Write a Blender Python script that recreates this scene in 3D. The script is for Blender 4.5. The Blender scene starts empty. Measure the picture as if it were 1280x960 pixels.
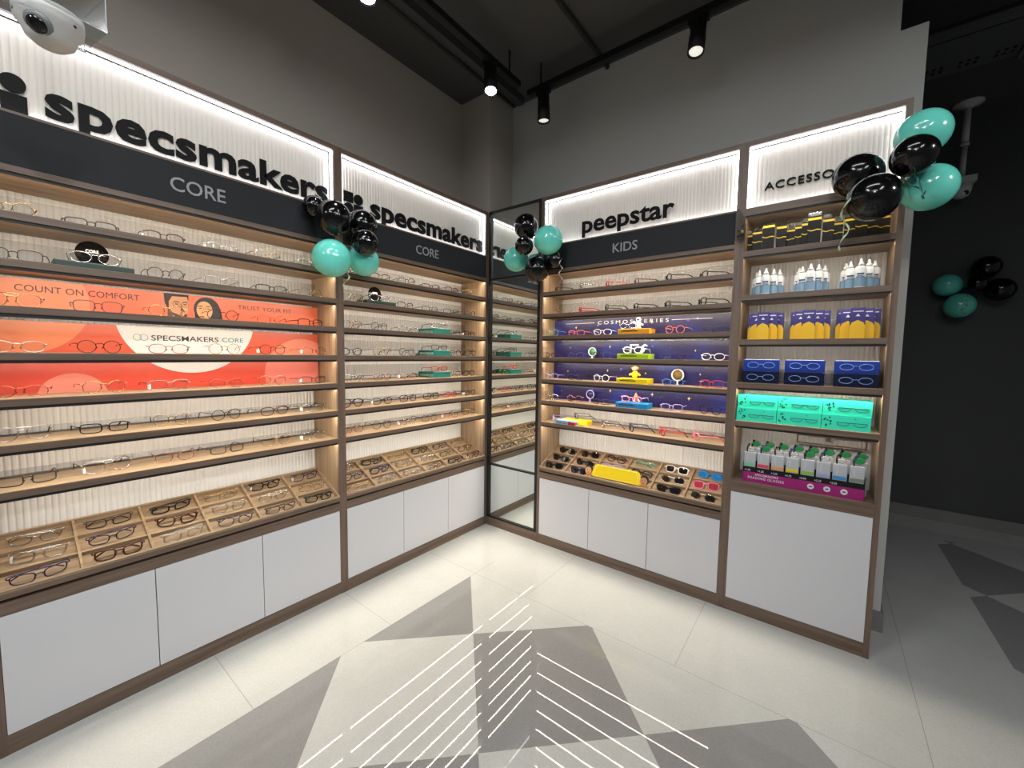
import bpy, math, random
from mathutils import Matrix, Vector
PI = math.pi
random.seed(7)
scene = bpy.context.scene
col = scene.collection

# ------------------------------------------------------------------ camera, light, exposure
CAM = (2.3368, 2.0513, 1.3374); YAW = 3.7996; PITCH = -0.0722; ROLL = 0.0135; FPX = 503.2
cp, sp, cy, sy = math.cos(PITCH), math.sin(PITCH), math.cos(YAW), math.sin(YAW)
F = Vector((cy*cp, sy*cp, sp)); Rt = Vector((sy, -cy, 0)); U = Rt.cross(F)
R2 = Rt*math.cos(ROLL) + U*math.sin(ROLL); U2 = -Rt*math.sin(ROLL) + U*math.cos(ROLL)
cd = bpy.data.cameras.new('camera'); cam = bpy.data.objects.new('camera', cd); col.objects.link(cam)
cd.sensor_width = 36; cd.lens = 36*FPX/1280; cd.clip_start = 0.02
M = Matrix((R2, U2, -F)).transposed().to_4x4(); M.translation = Vector(CAM); cam.matrix_world = M
scene.camera = cam
vs = scene.view_settings
vs.view_transform = 'Standard'; vs.look = 'None'; vs.gamma = 1; vs.use_curve_mapping = False; vs.exposure = 0.0
W = bpy.data.worlds.new('world'); scene.world = W; W.use_nodes = True
W.node_tree.nodes['Background'].inputs[0].default_value = (0.95, 1.0, 1.05, 1)
W.node_tree.nodes['Background'].inputs[1].default_value = 0.10
LED_SHELF = 50.0; LED_SIGN = 8.5

def srgb(r, g, b):
    f = lambda c: (c/255)/12.92 if c/255 <= 0.04045 else ((c/255+0.055)/1.055)**2.4
    return (f(r), f(g), f(b), 1)

def area(name, loc, size, power, rot=(0, 0, 0), color=(1, .97, .93), sy_=None, spread=PI):
    l = bpy.data.lights.new(name, 'AREA'); l.energy = power; l.color = color; l.size = size
    l.spread = spread
    if sy_: l.shape = 'RECTANGLE'; l.size_y = sy_
    o = bpy.data.objects.new(name, l); o.location = loc; o.rotation_euler = rot; col.objects.link(o)
    return o
# added fill lights, out of view (their housings are built below)
FILL_LIGHTS = [((2.3, 3.2, 3.10), 0.0, 20), ((3.5, 2.2, 3.10), PI/2, 36), ((1.2, 2.0, 3.10), PI/2, 8), ((2.3, 1.2, 3.10), 0.0, 20)]
for loc, rz, pw in FILL_LIGHTS:
    area('fill_light', (loc[0], loc[1], loc[2]-0.045), 1.1, pw, (0, 0, rz), sy_=0.09, color=(.98, 1, 1))

# ------------------------------------------------------------------ materials
MATS = {}
def new_mat(name):
    m = bpy.data.materials.new(name); m.use_nodes = True
    return m, m.node_tree, m.node_tree.nodes['Principled BSDF']
def mat(name, c, rough=0.5, metal=0.0, spec=0.5, coat=0.0, noise=None):
    if name in MATS: return MATS[name]
    m, nt, b = new_mat(name)
    b.inputs['Base Color'].default_value = srgb(*c)
    b.inputs['Roughness'].default_value = rough; b.inputs['Metallic'].default_value = metal
    b.inputs['Specular IOR Level'].default_value = spec; b.inputs['Coat Weight'].default_value = coat
    sc, am = noise if noise else (30, 0.06)
    tc = nt.nodes.new('ShaderNodeTexCoord'); n = nt.nodes.new('ShaderNodeTexNoise'); n.inputs['Scale'].default_value = sc
    mx = nt.nodes.new('ShaderNodeMix'); mx.data_type = 'RGBA'; mx.blend_type = 'MULTIPLY'
    mx.inputs[0].default_value = am; mx.inputs[6].default_value = srgb(*c)
    nt.links.new(tc.outputs['Object'], n.inputs['Vector']); nt.links.new(n.outputs['Color'], mx.inputs[7])
    nt.links.new(mx.outputs[2], b.inputs['Base Color'])
    MATS[name] = m; return m
def emit(name, c, s):
    if name in MATS: return MATS[name]
    m, nt, b = new_mat(name)
    b.inputs['Base Color'].default_value = srgb(*c)
    b.inputs['Emission Color'].default_value = srgb(*c); b.inputs['Emission Strength'].default_value = s
    MATS[name] = m; return m
def clear(name, tint, gloss=0.07, rough=0.05):
    if name in MATS: return MATS[name]
    m = bpy.data.materials.new(name); m.use_nodes = True; nt = m.node_tree; nt.nodes.clear()
    o = nt.nodes.new('ShaderNodeOutputMaterial'); mx = nt.nodes.new('ShaderNodeMixShader')
    t = nt.nodes.new('ShaderNodeBsdfTransparent'); t.inputs[0].default_value = (*tint, 1)
    g = nt.nodes.new('ShaderNodeBsdfGlossy'); g.inputs['Roughness'].default_value = rough
    mx.inputs[0].default_value = gloss
    nt.links.new(t.outputs[0], mx.inputs[1]); nt.links.new(g.outputs[0], mx.inputs[2]); nt.links.new(mx.outputs[0], o.inputs[0])
    MATS[name] = m; return m
def wood(name, c1, c2, axis, rough=0.45):
    m, nt, b = new_mat(name)
    tc = nt.nodes.new('ShaderNodeTexCoord'); mp = nt.nodes.new('ShaderNodeMapping')
    s = {'x': (1.6, 34, 34), 'y': (34, 1.6, 34), 'z': (34, 34, 1.6)}[axis]
    mp.inputs['Scale'].default_value = s
    n = nt.nodes.new('ShaderNodeTexNoise'); n.inputs['Scale'].default_value = 1.6; n.inputs['Detail'].default_value = 5; n.inputs['Distortion'].default_value = 0.6
    r = nt.nodes.new('ShaderNodeValToRGB'); r.color_ramp.elements[0].position = 0.33; r.color_ramp.elements[1].position = 0.68
    r.color_ramp.elements[0].color = srgb(*c1); r.color_ramp.elements[1].color = srgb(*c2)
    nt.links.new(tc.outputs['Object'], mp.inputs[0]); nt.links.new(mp.outputs[0], n.inputs['Vector'])
    nt.links.new(n.outputs['Fac'], r.inputs[0]); nt.links.new(r.outputs[0], b.inputs['Base Color'])
    b.inputs['Roughness'].default_value = rough
    MATS[name] = m; return m
FR_X = wood('frame_wood_along', (92, 75, 63), (117, 97, 83), 'x')
FR_Z = wood('frame_wood_upright', (92, 75, 63), (117, 97, 83), 'z')
OAK_X = wood('oak_along', (134, 112, 88), (166, 143, 115), 'x')
OAK_Z = wood('oak_upright', (134, 112, 88), (166, 143, 115), 'z')
WHITE = mat('white_laminate', (206, 206, 210), 0.35, spec=0.4, noise=(3, .02))
FLUTE = mat('fluted_cream_board', (212, 212, 212), 0.5)
FASCIA = mat('charcoal_fascia', (38, 40, 44), 0.6, spec=.2)
BLACK = mat('black_channel', (10, 9, 9), 0.5)
LETTER = mat('black_lettering', (6, 6, 7), 0.6, spec=.2)
GREYLET = mat('grey_lettering', (150, 150, 152), 0.5)
LEDW = emit('warm_led', (255, 240, 218), LED_SHELF)
LEDC = emit('cool_led', (243, 246, 255), LED_SIGN)
WALL = mat('warm_grey_plaster', (198, 189, 178), 0.75, noise=(2, .08))
WALL2 = mat('cool_grey_plaster', (196, 196, 192), 0.75, noise=(2, .08))
CEIL = mat('dark_grey_ceiling_paint', (80, 79, 78), 0.8, noise=(3, .08))
DARKW = mat('black_wall_paint', (72, 72, 73), 0.7, noise=(4, .1))
SKIRT = mat('grey_skirting', (128, 126, 122), 0.5)
MBLACK = mat('matt_black_metal', (14, 14, 14), 0.45)
CWHITE = mat('white_plastic', (205, 205, 203), 0.4)
ACRYL = clear('clear_acrylic', (0.88, 0.88, 0.88), 0.02, 0.35)
ACRYL2 = clear('clear_packet', (0.90, 0.90, 0.90), 0.10)

# ------------------------------------------------------------------ mesh helpers
class MB:
    def __init__(s): s.v = []; s.f = []; s.m = []; s.smooth = []
    def add(s, vs, fs, mi=0, sm=False, mtx=None):
        o = len(s.v)
        if mtx is not None: vs = [tuple(mtx @ Vector(p)) for p in vs]
        s.v += vs; s.f += [tuple(i+o for i in f) for f in fs]; s.m += [mi]*len(fs); s.smooth += [sm]*len(fs)
    def box(s, x0, x1, y0, y1, z0, z1, mi=0, mtx=None):
        v = [(x, y, z) for z in (z0, z1) for y in (y0, y1) for x in (x0, x1)]
        s.add(v, [(0, 2, 3, 1), (4, 5, 7, 6), (0, 1, 5, 4), (2, 6, 7, 3), (0, 4, 6, 2), (1, 3, 7, 5)], mi, False, mtx)
    def bbox(s, x0, x1, y0, y1, z0, z1, b, mi=0, mtx=None):   # box with chamfered upright and top edges
        pl = [(x0+b, y0), (x1-b, y0), (x1, y0+b), (x1, y1-b), (x1-b, y1), (x0+b, y1), (x0, y1-b), (x0, y0+b)]
        pi = [(x0+b, y0+b), (x1-b, y0+b), (x1-b, y0+b), (x1-b, y1-b), (x1-b, y1-b), (x0+b, y1-b), (x0+b, y1-b), (x0+b, y0+b)]
        v = [(x, y, z0) for x, y in pl] + [(x, y, z1-b) for x, y in pl] + [((x+xi)/2, (y+yi)/2, z1-b*.3) for (x, y), (xi, yi) in zip(pl, pi)] 
        n = 8; f = [tuple(reversed(range(n)))]
        for k in range(2): f += [(k*n+i, k*n+(i+1) % n, (k+1)*n+(i+1) % n, (k+1)*n+i) for i in range(n)]
        f.append(tuple(range(2*n, 3*n)))
        s.add(v, f, mi, False, mtx)
    def tube(s, pts, r, n=6, closed=False, mi=0, mtx=None, flat=1.0):
        pts = [Vector(p) for p in pts]; N = len(pts); rr = r if isinstance(r, (list, tuple)) else [r]*N
        v = []; up = None
        for i, p in enumerate(pts):
            a = pts[(i-1) % N] if (closed or i > 0) else p; b = pts[(i+1) % N] if (closed or i < N-1) else p
            t = (b-a).normalized()
            if up is None:
                up = Vector((0, 1, 0)) if abs(t.y) < 0.9 else Vector((1, 0, 0))
            side = t.cross(up).normalized(); nu = side.cross(t).normalized(); up = nu
            for k in range(n):
                an = 2*PI*k/n; v.append(tuple(p + side*math.cos(an)*rr[i]*flat + nu*math.sin(an)*rr[i]))
        f = []
        for i in range(N if closed else N-1):
            j = (i+1) % N
            f += [(i*n+k, i*n+(k+1) % n, j*n+(k+1) % n, j*n+k) for k in range(n)]
        if not closed: f += [tuple(reversed(range(n))), tuple(range((N-1)*n, N*n))]
        s.add(v, f, mi, True, mtx)
    def lathe(s, prof, n=24, mi=0, mtx=None, cap=True, sm=True):
        v = []; f = []
        for r, z in prof:
            v += [(r*math.cos(2*PI*k/n), r*math.sin(2*PI*k/n), z) for k in range(n)]
        for i in range(len(prof)-1):
            f += [(i*n+k, i*n+(k+1) % n, (i+1)*n+(k+1) % n, (i+1)*n+k) for k in range(n)]
        if cap: f += [tuple(reversed(range(n))), tuple(range((len(prof)-1)*n, len(prof)*n))]
        s.add(v, f, mi, sm, mtx)
    def prism(s, poly, y0, y1, mi=0, mtx=None):       # polygon in xz extruded along y
        n = len(poly); v = [(x, y0, z) for x, z in poly] + [(x, y1, z) for x, z in poly]
        f = [tuple(range(n)), tuple(reversed(range(n, 2*n)))] + [((i+1) % n, i, n+i, n+(i+1) % n) for i in range(n)]
        s.add(v, f, mi, False, mtx)
    def mesh(s, name, mats):
        me = bpy.data.meshes.new(name); me.from_pydata(s.v, [], s.f)
        for m in (mats if isinstance(mats, (list, tuple)) else [mats]): me.materials.append(m)
        me.polygons.foreach_set('material_index', s.m); me.polygons.foreach_set('use_smooth', s.smooth); me.update()
        return me
    def build(s, name, mats, parent=None):
        return link(name, s.mesh(name, mats), parent)
def link(name, me, parent=None):
    o = bpy.data.objects.new(name, me); col.objects.link(o)
    if parent: o.parent = parent
    return o
def ell(cx, cz, a, b, n=28, t0=0, t1=2*PI):
    return [(cx+a*math.cos(t0+(t1-t0)*k/n), cz+b*math.sin(t0+(t1-t0)*k/n)) for k in range(n)]
def tag(o, label, cat, group=None, kind=None):
    if label: o['label'] = label
    if cat: o['category'] = cat
    if group: o['group'] = group
    if kind: o['kind'] = kind
    return o
def thing(name, label, cat, mtx, group=None):
    o = bpy.data.objects.new(name, None); o.empty_display_size = 0.05; col.objects.link(o)
    o.matrix_world = mtx
    return tag(o, label, cat, group)
def struct(name, mb, mats): 
    o = mb.build(name, mats); o['kind'] = 'structure'; return o
def text_mesh(txt, x0, x1, z0, z1, y, th, m, name, bold=0.0, spacing=1.0, zmap=None, res=3):
    c = bpy.data.curves.new(name, 'FONT'); c.body = txt; c.extrude = 0.01; c.offset = bold; c.resolution_u = res; c.space_character = spacing
    o = bpy.data.objects.new(name, c); col.objects.link(o)
    dg = bpy.context.evaluated_depsgraph_get(); me = bpy.data.meshes.new_from_object(o.evaluated_get(dg))
    bpy.data.objects.remove(o); bpy.data.curves.remove(c)
    xs = [v.co.x for v in me.vertices]; ys = [v.co.y for v in me.vertices]
    a, b, e, g = min(xs), max(xs), min(ys), max(ys)
    for v in me.vertices:
        h = (v.co.y-e)/(g-e)
        if zmap: h = zmap(v.co.y)
        v.co = Vector((x0+(v.co.x-a)/(b-a)*(x1-x0), y - th*(0.5+v.co.z/0.02), z0+h*(z1-z0)))
    me.materials.clear(); me.materials.append(m); me.name = name
    return me
ORD = ['first', 'second', 'third', 'fourth', 'fifth', 'sixth', 'seventh', 'eighth', 'ninth', 'tenth', 'eleventh', 'twelfth', 'thirteenth', 'fourteenth']
SH = ['top shelf', 'second shelf', 'third shelf', 'fourth shelf', 'fifth shelf', 'sixth shelf', 'lowest shelf']

# ------------------------------------------------------------------ room shell
def floor_mat():
    m, nt, b = new_mat('polished_terrazzo_with_grey_diamonds'); N = nt.nodes; L = nt.links
    tc = N.new('ShaderNodeTexCoord'); sep = N.new('ShaderNodeSeparateXYZ'); L.new(tc.outputs['Object'], sep.inputs[0])
    X, Y = sep.outputs[0], sep.outputs[1]
    def ma(op, a, bb=None, c=None):
        n = N.new('ShaderNodeMath'); n.operation = op
        for i, q in enumerate((a, bb, c)):
            if q is None: continue
            if isinstance(q, (int, float)): n.inputs[i].default_value = q
            else: L.new(q, n.inputs[i])
        return n.outputs[0]
    def cell(v, c, p):   # distance from nearest lattice centre
        t = ma('SUBTRACT', v, c-p/2); t = ma('FLOORED_MODULO', t, p); return ma('ABSOLUTE', ma('SUBTRACT', t, p/2))
    P = 0.827
    d = ma('ADD', cell(X, 0.985, P), cell(Y, 1.205, P))
    dia = ma('LESS_THAN', d, P/2)
    reg1 = ma('MULTIPLY', ma('GREATER_THAN', X, 0.585), ma('GREATER_THAN', Y, 0.433))
    reg2 = ma('GREATER_THAN', Y, 2.78)
    reg3 = ma('GREATER_THAN', X, -1.95)
    reg = ma('MULTIPLY', ma('MAXIMUM', reg1, reg2), reg3)
    mask = ma('MULTIPLY', dia, reg)
    # joints
    def line(v, c, w=0.0012): return ma('LESS_THAN', ma('ABSOLUTE', ma('SUBTRACT', v, c)), w)
    j = ma('MULTIPLY', line(X, 0.585), ma('GREATER_THAN', Y, 0.40))
    j = ma('MAXIMUM', j, ma('MULTIPLY', line(Y, 0.433), ma('GREATER_THAN', X, 0.40)))
    jx = ma('LESS_THAN', cell(X, 0.585+0.607, 0.607), 0.0012)
    j = ma('MAXIMUM', j, ma('MULTIPLY', jx, ma('LESS_THAN', Y, 0.433)))
    jy = ma('LESS_THAN', cell(Y, 1.61, 0.80), 0.0012)
    j = ma('MAXIMUM', j, ma('MULTIPLY', jy, ma('LESS_THAN', X, 0.585)))
    # speckle
    v = N.new('ShaderNodeTexVoronoi'); v.inputs['Scale'].default_value = 260; L.new(tc.outputs['Object'], v.inputs['Vector'])
    n2 = N.new('ShaderNodeTexNoise'); n2.inputs['Scale'].default_value = 5; n2.inputs['Detail'].default_value = 6; L.new(tc.outputs['Object'], n2.inputs['Vector'])
    r1 = N.new('ShaderNodeValToRGB'); r1.color_ramp.elements[0].color = srgb(173, 174, 170); r1.color_ramp.elements[1].color = srgb(197, 198, 195)
    r2 = N.new('ShaderNodeValToRGB'); r2.color_ramp.elements[0].color = srgb(126, 126, 125); r2.color_ramp.elements[1].color = srgb(146, 146, 145)
    h = ma('ADD', ma('MULTIPLY', v.outputs['Color'], 0.5), ma('MULTIPLY', n2.outputs['Fac'], 0.5))
    L.new(h, r1.inputs[0]); L.new(h, r2.inputs[0])
    mx = N.new('ShaderNodeMix'); mx.data_type = 'RGBA'; L.new(mask, mx.inputs[0]); L.new(r1.outputs[0], mx.inputs[6]); L.new(r2.outputs[0], mx.inputs[7])
    m2 = N.new('ShaderNodeMix'); m2.data_type = 'RGBA'; L.new(ma('MULTIPLY', j, 0.6), m2.inputs[0]); L.new(mx.outputs[2], m2.inputs[6]); m2.inputs[7].default_value = srgb(120, 116, 108)
    L.new(m2.outputs[2], b.inputs['Base Color'])
    b.inputs['Roughness'].default_value = 0.02; b.inputs['IOR'].default_value = 1.5
    return m
f = MB(); f.box(-2.6, 5.2, -0.45, 5.4, -0.06, 0); struct('floor', f, floor_mat())
f = MB(); f.box(-2.6, 5.2, -0.45, 5.4, 3.28, 3.36); struct('ceiling', f, CEIL)
f = MB(); f.box(-0.013, 5.2, -0.42, -0.30, 0, 3.28); struct('wall_left', f, WALL)
f = MB(); f.box(-0.40, -0.013, -0.42, 0.0, 0, 3.28); struct('wall_corner', f, WALL)
f = MB(); f.box(-0.42, -0.285, 0.0, 2.245, 0, 3.28); f.box(-0.42, -0.285, 2.245, 2.338, 0, 2.84); struct('wall_right', f, WALL2)
f = MB(); f.box(-2.6, -2.45, -0.45, 5.4, 0, 3.28); struct('wall_dark', f, DARKW)
f = MB(); f.box(-2.45, -2.435, -0.4, 5.4, 0, 0.09); f.box(-2.45, -2.438, -0.4, 5.4, 0.09, 0.097); struct('baseboard_dark', f, SKIRT)
f = MB(); f.box(-0.285, -0.272, 2.285, 2.35, 0, 0.10); f.box(-0.42, -0.285, 2.338, 2.35, 0, 0.10); struct('baseboard_right', f, SKIRT)
f = MB(); f.box(-2.45, -0.42, -0.45, -0.30, 0, 3.28); struct('wall_back', f, DARKW)

# ------------------------------------------------------------------ display cabinets
def frame_mtx(side, off):
    if side == 'L': return Matrix.Translation((off, 0, 0)) @ Matrix.Rotation(PI, 4, 'Z')
    return Matrix.Translation((0, off, 0)) @ Matrix.Rotation(PI/2, 4, 'Z')
BAY1 = frame_mtx('L', 2.386); BAY2 = frame_mtx('L', 1.187); MIR = frame_mtx('R', 0.0); BAY3 = frame_mtx('R', 0.481); BAY4 = frame_mtx('R', 1.681)
FS = [1.768, 1.620, 1.472, 1.323, 1.174, 1.026, 0.875]        # shelf tops
TH = 0.024; DEP = 0.262

def fluted(mb, x0, x1, z0, z1, y, pitch=0.0178, amp=0.0045, mi=0):
    n = max(1, round((x1-x0)/pitch)); p = (x1-x0)/n; pr = []
    for i in range(n):
        for a, b in ((0.0, 0.0), (0.12, 0.75), (0.35, 1.0), (0.65, 1.0), (0.88, 0.75)): pr.append((x0+(i+a)*p, y-amp*b))
    pr.append((x1, y))
    v = [(x, yy, z0) for x, yy in pr] + [(x, yy, z1) for x, yy in pr]; N = len(pr)
    mb.add(v, [(i, i+1, N+i+1, N+i) for i in range(N-1)], mi, True)
    mb.box(x0, x1, y+0.0005, y+0.008, z0, z1, mi)
def shelf(parent, x0, x1, ztop, th=TH, d0=0.0, name='shelf', led=None):
    zb = ztop-th
    s = MB()
    s.box(x0, x1, d0+0.0005, DEP, zb, ztop, 1); s.box(x0, x1, d0-0.0015, d0+0.0005, zb, ztop-0.0012, 0)
    o = s.build(name, [FR_X, OAK_X], parent)
    l = MB(); xa, xb = x0+0.003, x1-0.003      # black profile under the front edge, its strip lighting down and back
    l.box(xa, xb, d0+0.005, d0+0.0075, zb-0.0105, zb-0.0002, 1)
    pr = [(d0+0.0076, zb-0.0098), (d0+0.0200, zb-0.0036), (d0+0.0200, zb-0.0002), (d0+0.0076, zb-0.0002)]
    v = [(xa, y, z) for y, z in pr]+[(xb, y, z) for y, z in pr]
    l.add(v, [(0, 4, 5, 1)], 0); l.add(v, [(1, 5, 6, 2), (2, 6, 7, 3), (3, 7, 4, 0), (0, 1, 2, 3), (7, 6, 5, 4)], 1)
    l.build('led_strip', [led or LEDW, BLACK], o)
    return o
def light_box(parent, x0, x1, z0, z1):
    b = MB(); fluted(b, x0+0.006, x1-0.006, z0+0.004, z1-0.004, 0.045, amp=0.003)
    b.box(x0, x1, 0.054, DEP, z0, z0+0.004); b.box(x0, x1, 0.054, DEP, z1-0.004, z1)
    b.box(x0, x0+0.0015, 0.008, 0.054, z0, z1, 1); b.box(x1-0.0015, x1, 0.008, 0.054, z0, z1, 1)
    o = b.build('light_box', [mat('fluted_sign_board', (232, 224, 214), 0.6), mat('white_sign_lining', (225, 225, 225), .5)], parent)
    l = MB()
    l.box(x0+0.004, x1-0.004, 0.014, 0.026, z1-0.006, z1-0.002)
    l.box(x0+0.002, x0+0.006, 0.020, 0.028, z0+0.006, z1-0.006)
    l.box(x1-0.006, x1-0.002, 0.020, 0.028, z0+0.006, z1-0.006)
    l.box(x0+0.006, x1-0.006, 0.020, 0.028, z0+0.0012, z0+0.004)
    l.build('sign_led_strip', LEDC, o)
    return o
def cabinet(mtx, Wd, label, style='frames', right_post=True):
    c = thing('display_cabinet', label, 'display cabinet', mtx, 'wall display cabinets')
    T = 0.021; H = 2.40
    for k, x in enumerate((0, Wd-T)):
        s = MB()
        s.box(x, x+T, 0, 0.016, 0, H, 0)
        s.box(x, x+T, 0.016, 0.28, 0, H, 1)
        s.build('side_panel', [FR_Z, OAK_Z], c)
    x0, x1 = T, Wd-T
    b = MB(); b.box(x0, x1, 0, 0.28, H-0.024, H); b.build('top_board', FR_X, c)
    b = MB(); b.box(x0, x1, 0.001, 0.02, 0.0, 0.0655); b.build('plinth', FR_X, c)
    b = MB(); fluted(b, x0, x1, 0.50, 2.05, DEP); b.build('back_panel', FLUTE, c)
    lb = light_box(c, x0, x1, 2.078, 2.376)
    if style == 'frames':
        b = MB(); b.box(x0, x1, 0.0, 0.05, 1.911, 2.070, 0); b.box(x0, x1, -0.001, 0.054, 2.070, 2.078, 1)
        fa = b.build('fascia', [FASCIA, FR_X], c)
        shelf(c, x0, x1, 1.911, 0.020, name='header_board')
        for z in FS: shelf(c, x0, x1, z)
        b = MB(); b.box(x0, x1, 0.0, 0.27, 0.473, 0.515); b.build('rail', FR_X, c)
        # sloping compartment tray
        zf, zb_ = 0.534, 0.650; yf, yb = 0.004, DEP-0.004; ang = math.atan2(zb_-zf, yb-yf); Ls = math.hypot(zb_-zf, yb-yf)
        tm = Matrix.Translation((x0, yf, zf)) @ Matrix.Rotation(ang, 4, 'X')
        b = MB(); ww = x1-x0
        b.box(0, ww, 0, Ls, -0.008, 0, 0, tm)
        b.box(0, ww, 0, 0.008, 0, 0.024, 0, tm); b.box(0, ww, Ls-0.008, Ls, 0, 0.024, 0, tm)
        b.box(0, 0.008, 0.008, Ls-0.008, 0, 0.024, 0, tm); b.box(ww-0.008, ww, 0.008, Ls-0.008, 0, 0.024, 0, tm)
        for k in range(1, 6): b.box(ww*k/6-0.004, ww*k/6+0.004, 0.008, Ls-0.008, 0, 0.022, 0, tm)
        for k in range(1, 3):
            for q in range(6): b.box(ww*q/6+0.004, ww*(q+1)/6-0.004, Ls*k/3-0.003, Ls*k/3+0.003, 0, 0.018, 0, tm)
        b.box(x0, x1, -0.001, 0.006, 0.526, 0.555, 1)
        b.build('compartment_tray', [OAK_X, FR_X], c)
        dz = 0.466; n = 3
        for k in range(n):
            w = (x1-x0)/n; b = MB(); b.box(x0+k*w+0.0015, x0+(k+1)*w-0.0015, 0.0005, 0.018, 0.068, dz+0.005); b.build('door', WHITE, c)
        b = MB(); b.box(x0, x1, 0.019, 0.024, 0.06, 0.475); b.box(x0, x1, 0.024, 0.27, 0.06, 0.066); b.build('carcass', BLACK, c)
    return c, lb
c1, lb1 = cabinet(BAY1, 1.199, 'tall lit wall cabinet nearest on the left with orange poster strips and glasses')
c2, lb2 = cabinet(BAY2, 1.187, 'tall lit wall cabinet of glasses left of the corner mirror')
c3, lb3 = cabinet(BAY3, 1.200, 'tall lit kids cabinet right of the mirror with purple space posters')
c4, lb4 = cabinet(BAY4, 0.600, 'narrow accessories cabinet at the right end with one large white door', style='acc')
# accessories cabinet inside
A0, A1 = 0.021, 0.579
AS = [1.869, 1.653, 1.431, 1.212, 1.016]
b = MB(); b.box(A0, A1, -0.001, 0.054, 2.062, 2.078); b.build('sign_ledge', FR_X, c4)
LED4 = emit('dimmer_warm_led', (255, 240, 218), LED_SHELF*.45)
shelf(c4, A0, A1, 2.062, 0.020, name='header_board', led=LED4)
for z in AS: shelf(c4, A0, A1, z, 0.026, led=LEDW if z in (1.212,) else LED4)
b = MB(); b.box(A0, A1, 0.0, DEP, 0.645, 0.701); b.build('base_board', FR_X, c4)
b = MB(); b.box(A0+0.001, A1-0.001, 0.0005, 0.018, 0.068, 0.643); b.build('door', WHITE, c4)
b = MB()
for zz in (0.905, 0.945): b.box(0.28, 0.556, 0.20, 0.206, zz, zz+0.006)
b.box(0.28, 0.286, 0.20, 0.206, 0.905, 0.951); b.box(0.55, 0.556, 0.20, 0.206, 0.905, 0.951); b.box(0.40, 0.42, 0.206, DEP, 0.925, 0.94)
b.build('hanging_rail', FR_X, c4)

# sign lettering: squat ascenders / descenders as on the signs
def squat(y):
    xh = 0.52
    if y < 0: return 0.18 + y*0.75
    if y <= xh: return 0.18 + y/xh*0.64
    return min(1.0, 0.82 + (y-xh)*0.85)
def logo(x, z, s, name, parent):
    b = MB(); y0, y1 = 0.034, 0.040
    b.prism([(x, z+s*1.08), (x+s, z+s*1.08), (x+s, z+s*2.08), (x, z+s*2.08)], y0, y1)
    b.prism(ell(x+s*1.6, z+s*1.58, s*.5, s*.5), y0, y1)
    b.prism(ell(x+s*.5, z+s*.5, s*.5, s*.5), y0, y1)
    b.prism([(x+s*1.1, z), (x+s*2.1, z), (x+s*2.1, z+s), (x+s*1.1, z+s)], y0, y1)
    b.build(name, LETTER, parent)
link('sign_lettering', text_mesh('specsmakers', 0.199, 1.164, 2.084, 2.218, 0.040, 0.006, LETTER, 'sign_lettering', bold=0.028, spacing=1.02, zmap=squat), lb1)
logo(0.044, 2.090, 0.056, 'sign_emblem', lb1)
link('sign_lettering', text_mesh('specsmakers', 0.212, 1.164, 2.084, 2.218, 0.040, 0.006, LETTER, 'sign_lettering', bold=0.028, spacing=1.02, zmap=squat), lb2)
logo(0.052, 2.096, 0.054, 'sign_emblem', lb2)
def squat2(y):
    xh = 0.53
    if y < 0: return 0.27 + y*0.9
    if y <= xh: return 0.27 + y/xh*0.60
    return min(1.04, 0.87 + (y-xh)*0.6)
t = text_mesh('peepstar', 0.306, 0.872, 2.080, 2.212, 0.010, 0.006, LETTER, 'sign_lettering', bold=0.022, zmap=squat2)
link('sign_lettering', t, lb3)
b = MB(); b.prism([(0.552+0.011*(1 if k % 2 else .42)*math.cos(PI/2+k*PI/5), 2.150+0.011*(1 if k % 2 else .42)*math.sin(PI/2+k*PI/5)) for k in range(10)], 0.008, 0.0105)
b.build('star', LETTER, lb3)
link('sign_lettering', text_mesh('ACCESSORIES', 0.092, 0.478, 2.160, 2.196, 0.040, 0.010, LETTER, 'sign_lettering', bold=0.004, spacing=1.1), lb4)
for c, x0, x1, tx in ((c1, 0.509, 0.693, 'CORE'), (c2, 0.506, 0.691, 'CORE'), (c3, 0.521, 0.673, 'KIDS')):
    link('fascia_lettering', text_mesh(tx, x0, x1, 1.962, 2.016, -0.0002, 0.002, GREYLET, 'fascia_lettering', bold=0.006), c)

# corner mirror
def mirror_mat():
    m, nt, b = new_mat('silvered_mirror_glass')
    b.inputs['Base Color'].default_value = (0.80, 0.84, 0.81, 1); b.inputs['Metallic'].default_value = 1; b.inputs['Roughness'].default_value = 0.01
    return m
mr = thing('mirror_panel', 'tall black framed mirror panel in the corner between the wall cabinets', 'mirror', MIR)
b = MB(); b.box(0.030, 0.458, 0.012, 0.018, 0.072, 2.385); b.build('mirror_glass', mirror_mat(), mr)
b = MB()
b.box(0.006, 0.030, 0.0, 0.28, 0.0655, 2.40); b.box(0.458, 0.479, 0.0, 0.28, 0.0655, 2.40)
for z in (0.0655, 0.482, 1.895, 2.388): b.box(0.030, 0.458, 0.0, 0.02, z, z+0.012)
b.build('mirror_frame', MBLACK, mr)
b = MB(); b.box(0.006, 0.479, 0.002, 0.02, 0, 0.0655); b.build('plinth', FR_X, mr)
b = MB(); b.box(0.030, 0.458, 0.020, 0.028, 0.066, 2.40); b.build('backing_board', MBLACK, mr)

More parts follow.
